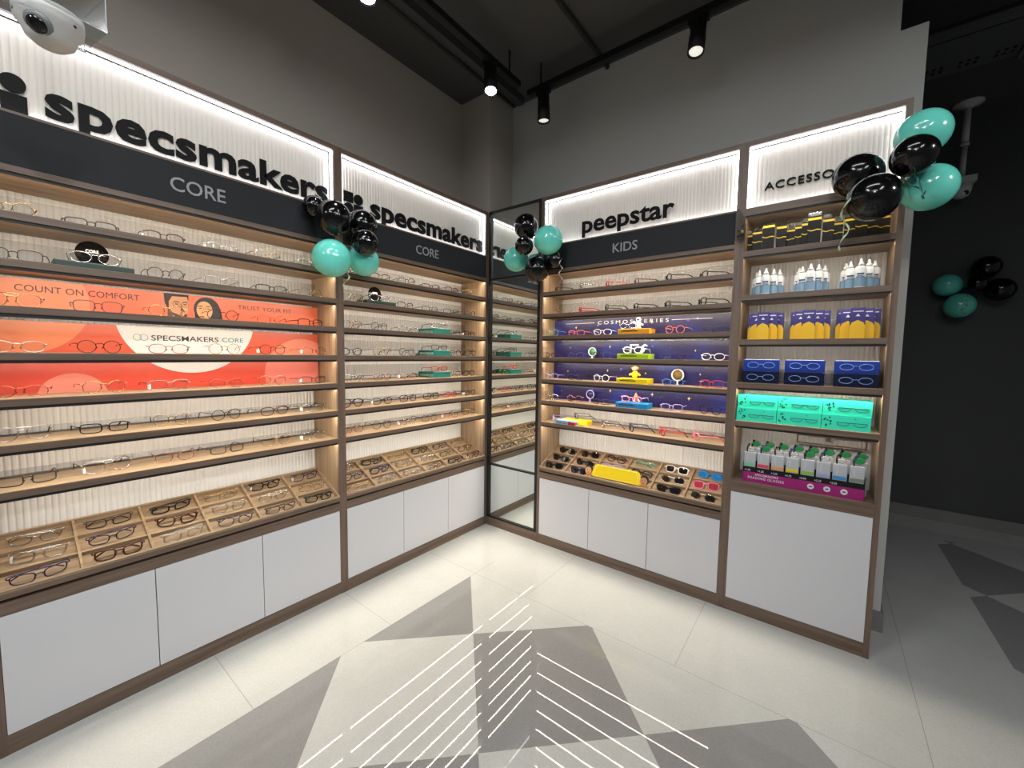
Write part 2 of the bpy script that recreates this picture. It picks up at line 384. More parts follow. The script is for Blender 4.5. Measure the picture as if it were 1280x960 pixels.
# ------------------------------------------------------------------ spectacles
GOLD = mat('gold_metal', (186, 162, 120), 0.25, 1); SILV = mat('silver_metal', (190, 190, 192), 0.25, 1)
GUN = mat('gunmetal', (70, 68, 68), 0.35, 0.8); BLK = mat('glossy_black_acetate', (14, 13, 14), 0.15); BRN = mat('brown_acetate', (74, 42, 28), 0.2)
ROSE = mat('rose_gold_metal', (190, 122, 104), 0.25, 1); RED = mat('red_acetate', (186, 40, 38), 0.25); WHT = mat('white_acetate', (232, 232, 230), 0.25)
BLU = mat('blue_acetate', (48, 120, 196), 0.2); NAVY = mat('navy_acetate', (28, 34, 74), 0.2); PNK = mat('pink_acetate', (214, 120, 140), 0.25)
GRN = mat('pale_green_acetate', (128, 168, 138), 0.3); LIL = mat('lilac_acetate', (176, 162, 214), 0.3); CLR = clear('crystal_acetate', (0.82, 0.84, 0.86), 0.25, 0.12)
TAN = mat('tan_acetate', (182, 132, 72), 0.3); ORG = mat('orange_acetate', (224, 110, 60), 0.3)
LENS = clear('spectacle_lens', (0.96, 0.97, 0.97), 0.05, 0.02); DLENS = clear('dark_sun_lens', (0.04, 0.04, 0.05), 0.10, 0.03); BLENS = mat('blue_mirror_lens', (40, 150, 225), 0.08, 0.6); RLENS = mat('red_mirror_lens', (190, 70, 90), 0.1, 0.5)
SHAPES = {'round': (.0235, .0225, 2.0, 0), 'oval': (.0260, .0185, 2.3, 0), 'rectangular': (.0270, .0165, 4.5, 0), 'square': (.0265, .0200, 3.6, .05), 'aviator': (.0265, .0225, 2.5, .14), 'browline': (.0262, .0190, 3.0, .08)}
CACHE = {}
def spec_meshes(shape, rim, fold, big=1.0):
    key = (shape, rim, fold)
    if key in CACHE: return CACHE[key]
    a, bb, ex, tp = SHAPES[shape]; r = {'thin': .0013, 'medium': .0020, 'thick': .0030}[rim]
    cx = a+0.0085+r; zc = bb+r
    def yb(x): return 2.6*x*x
    fr = MB(); lens = []
    for sgn in (-1, 1):
        pts = []
        for k in range(26):
            t = 2*PI*k/26; c_, s_ = math.cos(t), math.sin(t)
            rr = (abs(c_)**ex+abs(s_)**ex)**(-1/ex); dx = a*rr*c_; dz = bb*rr*s_
            dx = dx*(1+tp*dz/bb); x = sgn*(cx+dx); pts.append((x, yb(x), zc+dz))
        fr.tube(pts, r, 6, True)
        if shape == 'browline': fr.tube(pts[1:12], r*1.9, 6)
        lm = MB(); n = len(pts); lm.add([(sgn*cx, yb(cx)-.001, zc)]+pts, [(0, 1+i, 1+(i+1) % n) for i in range(n)], 0, True)
        lens.append(lm)
        xe = sgn*(cx+a*(1+tp*.4))
        fr.tube([(xe, yb(xe), zc+bb*.45), (xe+sgn*.0055, yb(xe)+.001, zc+bb*.5), (xe+sgn*.007, yb(xe)+.006, zc+bb*.5)], max(r, .0016), 6)
        fr.tube([(sgn*.0088, .001, zc+.002), (sgn*.0080, .006, zc-.002), (sgn*.0075, .008, zc-.006)], [.0007, .0009, .0022], 5)
    fr.tube([(-(cx-a+.001), .0005, zc+bb*.38), (-.004, -.0015, zc+bb*.55), (.004, -.0015, zc+bb*.55), (cx-a+.001, .0005, zc+bb*.38)], max(r, .0015), 6)
    if shape == 'aviator': fr.tube([(-(cx-a*.5), .001, zc+bb*.93), (0, -.001, zc+bb*.98), (cx-a*.5, .001, zc+bb*.93)], r, 6)
    xh = cx+a*(1+tp*.4)+.007; yh = yb(xh)+.004; zh = zc+bb*.5; tr = max(r*.85, .0014)
    temples = []
    for sgn in (-1, 1):
        tm = MB()
        if not fold:
            tm.tube([(sgn*xh, yh, zh), (sgn*(xh+.001), yh+.03, zh-.001), (sgn*xh, yh+.09, zh-.003), (sgn*(xh-.003), yh+.107, zh-.010), (sgn*(xh-.006), yh+.128, .0022)], [tr, tr, tr*.9, tr*1.3, tr*1.3], 6)
        else:
            yy = yh+(.004 if sgn < 0 else .009)
            tm.tube([(sgn*xh, yh, zh), (sgn*(xh-.004), yy+.002, zh), (sgn*(xh-.06), yy+.003, zh-.003), (-sgn*(xh-.035), yy+.001, zh-.006), (-sgn*(xh-.012), yy, zh-.022)], [tr, tr, tr, tr*1.4, tr*1.4], 6)
        temples.append(tm)
    CACHE[key] = (fr, lens, temples, {}); return CACHE[key]
def spectacles(shape, rim, fm, lm, mtx, label, group, fold=False, tm=None, tagcard=False, scale=1.0, cat='glasses', name='spectacles'):
    fr, lens, temples, mc = spec_meshes(shape, rim, fold)
    k = (fm.name, lm.name, (tm or fm).name)
    if k not in mc:
        mc[k] = (fr.mesh('front_frame', fm), [l.mesh('lens', lm) for l in lens], [t.mesh('temple', tm or fm) for t in temples])
    a, b_, c_ = mc[k]
    o = thing(name, label, cat, mtx @ Matrix.Scale(scale, 4), group)
    link('front_frame', a, o)
    for m in b_: link('lens', m, o)
    for m in c_: link('temple', m, o)
    if tagcard:
        g = MB(); g.box(-.066, -.060, .004, .022, .008, .024); g.box(-.0635, -.0625, .004, .006, .024, .030); g.build('price_tag', WHT, o)
    return o
ADULT = [('gold', GOLD, 'round', 'thin'), ('silver', SILV, 'oval', 'thin'), ('black', BLK, 'rectangular', 'medium'), ('gunmetal', GUN, 'square', 'thin'),
         ('rose gold', ROSE, 'oval', 'thin'), ('brown', BRN, 'browline', 'thin'), ('silver', SILV, 'square', 'thin'), ('gold', GOLD, 'aviator', 'thin'),
         ('black', BLK, 'round', 'thin'), ('gunmetal', GUN, 'rectangular', 'medium')]
def place(bay, x, y, z, yaw, **kw):
    return spectacles(mtx=bay @ Matrix.Translation((x, y, z)) @ Matrix.Rotation(yaw, 4, 'Z'), **kw)
rnd = random.Random(3)
# orange poster cabinet: six pairs per shelf
for s, z in enumerate(FS):
    for k in range(6):
        if s == 1 and k == 1: continue                       # the dark green case stands here
        cn, fm, shp, rim = ADULT[(s*3+k*7+rnd.randint(0, 2)) % 10]
        if s >= 5 and shp != 'rectangular' and rnd.random() < .4: cn, fm = 'silver', SILV
        x = 0.105+0.196*k+rnd.uniform(-.006, .006)
        place(BAY1, x, 0.065+rnd.uniform(0, .012), z+0.0003, rnd.uniform(-.18 if k < 5 else -.02, .12), shape=shp, rim=rim, fm=fm, lm=LENS, tm=BLK if rnd.random() < .6 else fm,
              label='%s %s glasses, %s from left on %s of orange-poster cabinet' % (cn, shp, ORD[k], SH[s]), group='glasses on the left cabinet shelves', tagcard=rnd.random() < .3)
for s, z in enumerate(FS):
    for k in range(6):
        if s == 1 and k == 1: continue
        if s in (2, 3, 4) and k == 3: continue
        cn, fm, shp, rim = ADULT[(s*7+k*3+rnd.randint(0, 3)) % 10]
        if s in (3, 4, 5) and rnd.random() < .5: cn, fm, rim = 'black', BLK, 'medium'
        if s == 5 and k == 4: cn, fm = 'red', RED
        if s in (2, 3, 4) and k == 4: x = 0.915
        else: x = 0.105+0.193*k
        place(BAY2, x+rnd.uniform(-.008, .008), 0.06+rnd.uniform(0, .015), z+0.0003, rnd.uniform(-.25 if k < 5 else 0, .1), shape=shp, rim=rim, fm=fm, lm=LENS, tm=BLK if rnd.random() < .7 else fm,
              label='%s %s glasses, %s from left on %s of cabinet beside mirror' % (cn, shp, ORD[k], SH[s]), group='glasses on the middle cabinet shelves', tagcard=rnd.random() < .2)
# kids cabinet
K1 = [('black', BLK, 'rectangular', 'thick'), ('crystal clear', CLR, 'square', 'thick'), ('red', RED, 'oval', 'thick'), ('brown', BRN, 'rectangular', 'thick'), ('black', BLK, 'square', 'thick'), ('black', BLK, 'rectangular', 'thick')]
K2 = [('pale gold', GOLD, 'oval', 'thin'), ('wine red', RED, 'rectangular', 'thick'), ('black', BLK, 'square', 'thick'), ('black', BLK, 'rectangular', 'thick'), ('black', BLK, 'rectangular', 'thick'), ('black', BLK, 'square', 'thick')]
K7 = [('lilac', LIL, 'oval', 'thick'), None, ('silver', SILV, 'oval', 'thick'), ('navy', NAVY, 'square', 'thick'), ('red', RED, 'square', 'thick'), ('pink', PNK, 'oval', 'thick')]
for s, row in ((0, K1), (1, K2), (6, K7)):
    for k, e in enumerate(row):
        if e is None: continue
        cn, fm, shp, rim = e
        place(BAY3, 0.070+0.188*k, 0.085, FS[s]+0.0003, -1.05, shape=shp, rim=rim, fm=fm, lm=LENS, scale=.95,
              label='%s children\'s glasses turned sideways, %s from left, %s of kids cabinet' % (cn, ORD[k], SH[s]), group='sideways glasses in the kids cabinet')
KC = {2: [('pale green', GRN), ('orange', ORG), ('white', WHT), None, ('orange and white', ORG), ('dark grey', GUN)],
      3: [('brown', BRN), ('navy', NAVY), ('grey', GUN), None, ('black', BLK), ('white', WHT)],
      4: [('lilac', LIL), ('black', BLK), ('white', WHT), None, ('pale blue', BLU), ('red and white', RED)],
      5: [('silver', SILV), ('rose', ROSE), ('grey', GUN), None, ('lilac', LIL), ('black', BLK)]}
for s, row in KC.items():
    for k, e in enumerate(row):
        if e is None: continue
        x = (0.055, 0.250, 0.440, 0, 0.885, 1.090)[k]
        tt = {'orange and white': WHT, 'red and white': WHT}.get(e[0], e[1])
        place(BAY3, x, 0.06, FS[s]+0.0003, rnd.uniform(-.15, .1), shape=('oval', 'square', 'round', 'rectangular')[(s+k) % 4], rim='medium', fm=e[1], lm=LENS, tm=tt, scale=.92,
              label='%s children\'s glasses, %s from left on %s of kids cabinet' % (e[0], ORD[k], SH[s]), group='front-facing glasses before the space posters')
# glasses lying folded in the trays
zf, zb_, yf, yb = 0.534, 0.650, 0.004, DEP-0.004
ANG = math.atan2(zb_-zf, yb-yf); LS = math.hypot(zb_-zf, yb-yf)
def tray_place(bay, wd, q, r, tilt=-0.75, **kw):
    ww = wd-0.042
    tm = bay @ Matrix.Translation((0.021, yf, zf)) @ Matrix.Rotation(ANG, 4, 'X')
    m = tm @ Matrix.Translation((ww*(q+.5)/6+rnd.uniform(-.006, .006), LS*(r+.5)/3-.019, 0.0035)) @ Matrix.Rotation(rnd.uniform(-.10, .10), 4, 'Z') @ Matrix.Rotation(tilt, 4, 'X')
    spectacles(mtx=m, fold=True, **kw)
ROW = ['front', 'middle', 'back']
TR = [('black', BLK, 'rectangular', 'thick'), ('navy', NAVY, 'square', 'medium'), ('silver', SILV, 'oval', 'medium'), ('brown', BRN, 'square', 'thick'), ('gold', GOLD, 'rectangular', 'thin'), ('gunmetal', GUN, 'rectangular', 'medium'), ('crystal clear', CLR, 'square', 'thick'), ('black', BLK, 'square', 'thick')]
for bi, (bay, wd, nm) in enumerate(((BAY1, 1.199, 'orange-poster cabinet'), (BAY2, 1.187, 'cabinet beside mirror'))):
    for q in range(6):
        for r in range(3):
            cn, fm, shp, rim = TR[(q*3+r*5+bi*3+rnd.randint(0, 1)) % 8]
            if bi == 1 and q == 5 and r == 1: cn, fm = 'gold', GOLD
            if bi == 1 and q == 1 and r == 1: cn, fm, shp, rim = 'navy', NAVY, 'square', 'thick'
            tray_place(bay, wd, q, r, tilt=-0.12+rnd.uniform(-.1, .1), shape=shp, rim=rim, fm=fm, lm=LENS, label='folded %s %s glasses, %s from left, %s tray row, %s' % (cn, shp, ORD[q], ROW[r], nm),
                       group='folded glasses in the %s tray' % ('left' if bi == 0 else 'middle'), tagcard=rnd.random() < .3)
KT = {(0, 2): ('dark', BLK, DLENS), (0, 1): ('dark', GUN, DLENS), (0, 0): ('silver rimmed dark', GUN, DLENS), (1, 2): ('red-brown', BRN, DLENS), (1, 1): ('black', BLK, DLENS), (1, 0): ('navy', NAVY, DLENS),
      (2, 2): ('purple-brown', BRN, LENS), (2, 1): ('lilac', LIL, LENS), (3, 2): ('pale green', GRN, LENS), (3, 1): ('grey', GUN, LENS), (4, 2): ('white', WHT, DLENS), (4, 1): ('grey', CLR, DLENS), (4, 0): ('black', BLK, DLENS),
      (5, 2): ('bright blue', BLU, BLENS), (5, 1): ('pink', PNK, RLENS), (5, 0): ('crystal clear', CLR, DLENS)}
for (q, r), (cn, fm, lm) in KT.items():
    tray_place(BAY3, 1.2, q, r, shape=('square', 'browline', 'oval')[(q+r) % 3], rim='thick', fm=fm, lm=lm,
               label='folded %s %s, %s from left, %s row of kids tray' % (cn, 'sunglasses' if lm is not LENS else 'glasses', ORD[q], ROW[r]),
               group='sunglasses in the kids tray', name='sunglasses' if lm is not LENS else 'spectacles', cat='sunglasses' if lm is not LENS else 'glasses')

# ------------------------------------------------------------------ acrylic stands and posters on the shelves
def stand(bay, wd, z, h, label, y=0.215, x0=0.024):
    b = MB(); w = wd-2*x0
    b.box(-w/2, w/2, -0.0012, 0.0012, 0.0003, h); b.box(-w/2, w/2, 0.0012, 0.04, 0.0003, 0.0025)
    o = b.build('acrylic_stand', ACRYL); o.matrix_world = bay @ Matrix.Translation((wd/2, y, z+.0002)); tag(o, label, 'acrylic stand', 'clear acrylic shelf stands')
for s in (0, 1, 5, 6): stand(BAY1, 1.199, FS[s], 0.092 if s < 2 else .03, 'clear acrylic strip along the back of %s in orange-poster cabinet' % SH[s])
for s in range(7): stand(BAY2, 1.187, FS[s], 0.092 if s < 5 else .03, 'clear acrylic strip along the back of %s in cabinet beside mirror' % SH[s])
for s in (0, 1, 6): stand(BAY3, 1.2, FS[s], 0.088 if s < 2 else .03, 'clear acrylic strip along the back of %s in kids cabinet' % SH[s])
stand(BAY4, 0.6, AS[2], 0.10, 'clear acrylic strip behind the blue and yellow cartons'); stand(BAY4, 0.6, AS[3], 0.07, 'clear acrylic strip behind the blue glossy cases')

def poster_mat(name, base, circles, grad=None):
    m, nt, b = new_mat(name); N = nt.nodes; L = nt.links
    tc = N.new('ShaderNodeTexCoord'); sp_ = N.new('ShaderNodeSeparateXYZ'); L.new(tc.outputs['Object'], sp_.inputs[0])
    cb = N.new('ShaderNodeCombineXYZ'); L.new(sp_.outputs[0], cb.inputs[0]); L.new(sp_.outputs[2], cb.inputs[2])
    n = N.new('ShaderNodeTexNoise'); n.inputs['Scale'].default_value = 3.0; L.new(cb.outputs[0], n.inputs['Vector'])
    r = N.new('ShaderNodeValToRGB'); r.color_ramp.elements[0].position = .35; r.color_ramp.elements[1].position = .65
    r.color_ramp.elements[0].color = srgb(*base[0]); r.color_ramp.elements[1].color = srgb(*base[1]); L.new(n.outputs['Fac'], r.inputs[0])
    cur = r.outputs[0]
    for cx, cz, rad, c in circles:
        d = N.new('ShaderNodeVectorMath'); d.operation = 'DISTANCE'; L.new(cb.outputs[0], d.inputs[0]); d.inputs[1].default_value = (cx, 0, cz)
        lt = N.new('ShaderNodeMath'); lt.operation = 'LESS_THAN'; L.new(d.outputs['Value'], lt.inputs[0]); lt.inputs[1].default_value = rad
        mx = N.new('ShaderNodeMix'); mx.data_type = 'RGBA'; L.new(lt.outputs[0], mx.inputs[0]); L.new(cur, mx.inputs[6]); mx.inputs[7].default_value = srgb(*c); cur = mx.outputs[2]
    L.new(cur, b.inputs['Base Color']); b.inputs['Roughness'].default_value = 0.35
    return m
PX0, PX1, PY = 0.0225, 1.172, 0.188
def poster(bay, z, h, m, label, grp):
    b = MB(); b.box(PX0, PX1, 0, 0.002, 0.0003, h); b.box(PX0, PX1, 0.002, 0.02, 0.0003, 0.002)
    o = b.build('poster_strip', m); o.matrix_world = bay @ Matrix.Translation((0, PY, z+.0002)); return tag(o, label, 'poster', grp)
OR2 = ((190, 74, 46), (198, 82, 52)); RD = ((190, 60, 42), (196, 68, 48))
X = lambda wx: 2.386-wx
p3 = poster(BAY1, FS[2], 0.110, poster_mat('orange_print_a', ((202, 92, 62), (208, 104, 72)), [(X(2.285), 1.505-FS[2], .19, (216, 126, 90))]), 'orange poster strip reading COUNT ON COMFORT with two printed faces', 'orange poster strips')
p4 = poster(BAY1, FS[3], 0.112, poster_mat('orange_print_b', OR2, [(X(2.285), 1.505-FS[3], .19, (202, 114, 74)), (X(1.782), 1.487-FS[3], .249, (206, 206, 208)), (X(1.305), 1.222-FS[3], .185, (206, 122, 98))]), 'orange poster strip with white disc and dark name lettering', 'orange poster strips')
p5 = poster(BAY1, FS[4], 0.112, poster_mat('orange_print_c', RD, [(X(1.782), 1.487-FS[4], .249, (206, 206, 208)), (X(2.15), 1.153-FS[4], .093, (206, 120, 104)), (X(1.305), 1.222-FS[4], .185, (204, 108, 96))]), 'red-orange poster strip with pink circles, lowest of three', 'orange poster strips')
DTXT = mat('dark_print', (70, 34, 26), 0.5); BTXT = mat('charcoal_print', (44, 44, 48), 0.5); TTXT = mat('teal_print', (40, 136, 130), 0.5)
link('printed_words', text_mesh('COUNT ON COMFORT', X(2.276), X(1.951), 0.066, 0.089, 0.0, 0.0006, DTXT, 'printed_words', bold=0.0), p3)
link('printed_words', text_mesh('TRUST YOUR FIT', X(1.60), X(1.353), 0.066, 0.086, 0.0, 0.0006, DTXT, 'printed_words', bold=0.0), p3)
link('printed_words', text_mesh('SPECSMAKERS', X(1.921), X(1.683), 0.054, 0.077, 0.0, 0.0006, BTXT, 'printed_words', bold=.010), p4)
link('printed_words', text_mesh('CORE', X(1.669), X(1.582), 0.055, 0.076, 0.0, 0.0006, TTXT, 'printed_words', bold=.006), p4)
b = MB()
for cx in (X(1.964), X(1.944)): b.tube([(x, -0.0006, z) for x, z in ell(cx, 0.066, .0125, .0125, 20)], .0009, 4, True)
b.build('printed_emblem', TTXT, p4)
SKM = mat('printed_skin_tan', (190, 134, 98), .5); SKW = mat('printed_skin_warm', (214, 156, 110), .5); HAIR = mat('printed_dark_hair', (34, 28, 28), .5); LIPS = mat('printed_lips', (150, 70, 62), .5); BEARD = mat('printed_beard', (88, 58, 46), .5)
def portrait(cx, man):
    b = MB(); e = -0.0003
    if man:
        b.prism([(cx-.046, .109), (cx+.040, .109), (cx+.038, .085), (cx+.02, .04), (cx-.03, .03), (cx-.044, .07)], -0.0004, 0, 2)
        b.prism([(cx-.018, .098), (cx+.034, .100), (cx+.038, .070), (cx+.034, .035), (cx+.022, .006), (cx-.018, .002), (cx-.030, .030), (cx-.030, .075)], -0.0007, 0, 0)
        b.prism([(cx-.034, .050), (cx-.020, .030), (cx+.004, .020), (cx+.032, .026), (cx+.030, .008), (cx+.018, .0005), (cx-.030, .0005), (cx-.036, .02)], -0.0010, 0, 4)
        b.prism(ell(cx+.012, .019, .011, .0032, 14), -0.0013, 0, 3)
        fx = (cx-.004, cx+.026); ez = .066
        b.prism([(cx+.012, .064), (cx+.020, .038), (cx+.009, .036)], -0.0010, 0, 4)
    else:
        b.prism(ell(cx, .052, .050, .055, 24), -0.0004, 0, 2)
        b.prism([(cx+.010, .09), (cx+.052, .06), (cx+.060, .0005), (cx-.046, .0005), (cx-.048, .06)], -0.0005, 0, 2)
        b.prism(ell(cx-.010, .048, .030, .040, 24), -0.0008, 0, 1)
        b.prism(ell(cx-.020, .019, .009, .0035, 14), -0.0013, 0, 3)
        fx = (cx-.026, cx+.004); ez = .056
        b.prism([(cx-.014, .052), (cx-.016, .034), (cx-.024, .034)], -0.0010, 0, 0)
    for x in fx:
        b.prism(ell(x, ez, .0065, .0022, 12), -0.0013, 0, 2); b.prism([(x-.009, ez+.008), (x+.009, ez+.010), (x+.009, ez+.013), (x-.009, ez+.011)], -0.0013, 0, 2)
        b.tube([(q, -0.0014, w) for q, w in ell(x, ez-.001, .0125, .010, 18)], .0006, 4, True, 2)
    b.tube([(fx[0]+.0125, -.0014, ez+.001), (fx[1]-.0125, -.0014, ez+.001)], .0006, 4, False, 2)
    b.build('printed_portrait', [SKM, SKW, HAIR, LIPS, BEARD], p3)
portrait(X(1.828), True); portrait(X(1.722), False)

def cosmos_mat():
    m, nt, b = new_mat('space_print'); N = nt.nodes; L = nt.links
    tc = N.new('ShaderNodeTexCoord'); oi = N.new('ShaderNodeObjectInfo')
    ad = N.new('ShaderNodeVectorMath'); ad.operation = 'ADD'; L.new(tc.outputs['Object'], ad.inputs[0]); L.new(oi.outputs['Location'], ad.inputs[1])
    n = N.new('ShaderNodeTexNoise'); n.inputs['Scale'].default_value = 4.5; n.inputs['Detail'].default_value = 8; L.new(ad.outputs[0], n.inputs['Vector'])
    r = N.new('ShaderNodeValToRGB'); r.color_ramp.elements[0].position = .30; r.color_ramp.elements[0].color = srgb(20, 15, 54)
    r.color_ramp.elements[1].position = .78; r.color_ramp.elements[1].color = srgb(70, 46, 116)
    e = r.color_ramp.elements.new(.5); e.color = srgb(30, 23, 82); e = r.color_ramp.elements.new(.62); e.color = srgb(26, 42, 118)
    L.new(n.outputs['Fac'], r.inputs[0])
    v = N.new('ShaderNodeTexVoronoi'); v.inputs['Scale'].default_value = 55; L.new(ad.outputs[0], v.inputs['Vector'])
    lt = N.new('ShaderNodeMath'); lt.operation = 'LESS_THAN'; lt.inputs[1].default_value = .06; L.new(v.outputs['Distance'], lt.inputs[0])
    mx = N.new('ShaderNodeMix'); mx.data_type = 'RGBA'; L.new(lt.outputs[0], mx.inputs[0]); L.new(r.outputs[0], mx.inputs[6]); mx.inputs[7].default_value = srgb(170, 170, 220)
    L.new(mx.outputs[2], b.inputs['Base Color']); b.inputs['Roughness'].default_value = .35
    return m
CM = cosmos_mat(); PY = 0.162
STAR = mat('printed_pale_star', (236, 226, 150), .5); WPR = mat('printed_white', (215, 215, 225), .5); PLB = mat('printed_blue_planet', (70, 80, 200), .5)
cos = []
for i, (s, w) in enumerate(((2, 'with COSMOS SERIES lettering, top of four'), (3, 'second of four, behind the green block'), (4, 'third of four, behind the yellow block'), (5, 'lowest of four, behind the blue block'))):
    o = poster(BAY3, FS[s], 0.112, CM, 'dark blue space poster strip ' + w, 'space poster strips'); cos.append(o)
    b = MB()
    for q in range(4):
        x = 0.14+0.27*q+rnd.uniform(-.06, .06); z = rnd.uniform(.05, .095); r_ = rnd.uniform(.004, .011)
        b.prism([(x+(r_ if k % 2 == 0 else r_*.28)*math.cos(k*PI/4), z+(r_*1.2 if k % 2 == 0 else r_*.3)*math.sin(k*PI/4)) for k in range(8)], -.0005, 0, 0)
    b.prism(ell(0.93-.2*i, .08, .008, .008, 16), -.0005, 0, 1)
    b.build('printed_stars', [STAR, PLB], o)
link('printed_words', text_mesh('COSMOS SERIES', 0.358, 0.820, 0.076, 0.098, 0.0, 0.0006, WPR, 'printed_words', bold=0.0, spacing=1.5), cos[0])
b = MB(); b.box(0.115, 0.334, -.0006, 0, .086, .089); b.box(0.838, 1.06, -.0006, 0, .086, .089); b.build('printed_rule', WPR, cos[0])

# ------------------------------------------------------------------ glasses cases
TEAL = mat('teal_case', (10, 100, 92), .5); DTEAL = mat('dark_teal_case', (6, 38, 36), .5)
for s, nm in ((2, 'third'), (3, 'fourth'), (4, 'fifth')):
    m = BAY2 @ Matrix.Translation((0.775, 0.13, FS[s]+.0003))
    o = thing('glasses_case', 'teal oblong glasses case on %s shelf of cabinet beside mirror' % nm, 'glasses case', m, 'teal cases in the middle cabinet')
    b = MB(); b.bbox(-.078, .078, -.08, .085, 0, .040, .003); b.build('case_body', TEAL, o)
    b = MB(); b.box(-.0785, .0785, -.081, .086, .027, .029); b.build('seam', BLACK, o)
    b = MB()
    for k in range(7):
        y = -.06+k*.02; b.tube([(-.0786, y+.007*math.cos(t*PI/5), .016+.007*math.sin(t*PI/5)) for t in range(10)], .0008, 4, True)
    b.build('printed_glasses_pattern', WHT, o)
    place(BAY2, 0.775, 0.075, FS[s]+.0408, -.15, shape='rectangular' if s > 2 else 'oval', rim='medium', fm=(SILV, GUN, RED)[s-2], lm=LENS, tm=(BLK, BLK, RED)[s-2],
          label='%s glasses resting on top of the teal case, %s shelf' % (('silver', 'gunmetal', 'red')[s-2], nm), group='glasses on teal cases')
def core_case(bay, x, w, nm):
    m = bay @ Matrix.Translation((x, 0.09, FS[1]+.0003))
    o = thing('display_case', 'dark green flat case with round black sign on %s' % nm, 'display case', m, 'dark green cases with black discs')
    b = MB(); b.bbox(-w/2, w/2, -.045, .06, 0, .026, .003); b.build('case_body', DTEAL, o)
    b = MB(); b.lathe([(.045, -.0015), (.045, .0015)], 36, 0, Matrix.Translation((0, 0.03, .070)) @ Matrix.Rotation(PI/2, 4, 'X')); b.box(-.045, .045, .027, .033, .026, .040)
    d = b.build('round_sign', BLK, o)
    link('sign_words', text_mesh('CORE', -.017, .017, .072, .084, 0.0283, .0006, WHT, 'sign_words', bold=.01), d)
    place(bay, x, 0.062, FS[1]+.0268, -.1, shape='oval', rim='thin', fm=SILV, lm=LENS, label='silver oval glasses on the dark green case, %s' % nm, group='glasses on dark green cases')
core_case(BAY1, X(2.088), 0.205, 'second shelf of orange-poster cabinet'); core_case(BAY2, 0.290, 0.20, 'second shelf of cabinet beside mirror')

# ------------------------------------------------------------------ kids display blocks, toys and badges
YEL = mat('yellow_plastic', (236, 206, 20), .4); AMB = mat('amber_plastic', (226, 158, 22), .4); LIME = mat('lime_plastic', (160, 196, 30), .4); CYAN = mat('blue_plastic', (24, 130, 190), .4)
FUR = mat('brown_toy_plastic', (170, 110, 60), .5); SPW = mat('white_toy_plastic', (226, 228, 234), .4)
def block(s, m, cn):
    mt = BAY3 @ Matrix.Translation((0.663, 0.055, FS[s]+.0003))
    b = MB(); b.bbox(-.098, .098, -.045, .055, 0, .032, .004); o = b.build('display_block', [m]); o.matrix_world = mt
    tag(o, '%s display block in the middle of the kids cabinet' % cn, 'display block', 'coloured blocks in the kids cabinet')
    t = MB(); t.box(-.075, .025, -.0456, -.045, .014, .020); t.box(-.060, .010, -.0456, -.045, .024, .027); t.build('printed_band', DTXT, o)
block(2, AMB, 'amber'); block(3, LIME, 'lime green'); block(4, YEL, 'yellow'); block(5, CYAN, 'blue')
def figure(s, label, parts, name, cat='toy'):
    o = thing(name, label, cat, BAY3 @ Matrix.Translation((0.663, 0.06, FS[s]+.0325)))
    for pn, mb, m in parts: mb.build(pn, m, o)
def sph(mb, c, r, mi=0, sc=(1, 1, 1), n=16):
    pr = [(max(1e-4, math.sin(PI*k/10)), -math.cos(PI*k/10)) for k in range(11)]
    mb.lathe(pr, n, mi, Matrix.Translation(c) @ Matrix.Diagonal((r*sc[0], r*sc[1], r*sc[2], 1)), cap=False)
# astronaut on the amber block
a = MB(); sph(a, (.01, 0, .024), .017, 0, (1, .8, 1.3)); a.tube([(.0, 0, .03), (-.02, -.005, .045)], .006, 8); a.tube([(.02, 0, .03), (.04, -.005, .022)], .006, 8); a.tube([(.004, 0, .01), (-.004, -.004, .001)], .007, 8); a.tube([(.016, 0, .01), (.026, -.004, .001)], .007, 8)
h = MB(); sph(h, (.012, 0, .054), .015); v_ = MB(); sph(v_, (.012, -.007, .054), .0105, 0, (1, .9, .8))
figure(2, 'small white toy astronaut on the amber block', [('body', a, SPW), ('helmet', h, SPW), ('visor', v_, NAVY)], 'toy_astronaut')
place(BAY3, 0.62, 0.028, FS[2]+.0326, 0, shape='oval', rim='thick', fm=SILV, lm=LENS, scale=.8, label='pale grey children\'s glasses beside the toy astronaut on amber block', group='glasses on kids blocks')
place(BAY3, 0.655, 0.030, FS[3]+.0326, 0, shape='oval', rim='thick', fm=WHT, lm=LENS, scale=.95, label='white children\'s glasses on the lime green block', group='glasses on kids blocks')
d = MB(); d.tube([(.03, 0, .001), (.045, 0, .02), (.04, 0, .04), (.055, 0, .052), (.068, 0, .046)], [.009, .012, .007, .006, .004], 10); e = MB(); e.tube([(-.03, .0, .004), (-.03, 0, .052)], .003, 8); e.box(-.035, .015, -.004, .004, .048, .056)
figure(3, 'white toy with curved neck on the lime green block', [('neck', d, SPW), ('bar', e, SPW)], 'toy_ornament')
a = MB(); sph(a, (0, 0, .022), .020, 0, (1, .8, 1.1)); a.tube([(-.014, 0, .028), (-.034, -.006, .018)], .006, 8); a.tube([(.014, 0, .028), (.034, -.006, .018)], .006, 8)
h = MB(); sph(h, (0, 0, .057), .0175); sph(h, (-.017, 0, .060), .006); sph(h, (.017, 0, .060), .006)
v_ = MB(); sph(v_, (0, -.012, .053), .009, 0, (1.2, .7, .8))
figure(4, 'small brown toy animal in yellow on the yellow block', [('body', a, YEL), ('head', h, FUR), ('muzzle', v_, SKW)], 'toy_animal')
a = MB(); a.lathe([(.004, 0), (.011, .01), (.012, .030), (.008, .045), (.0008, .058)], 16, 0, Matrix.Translation((.01, .004, .002)))
v_ = MB()
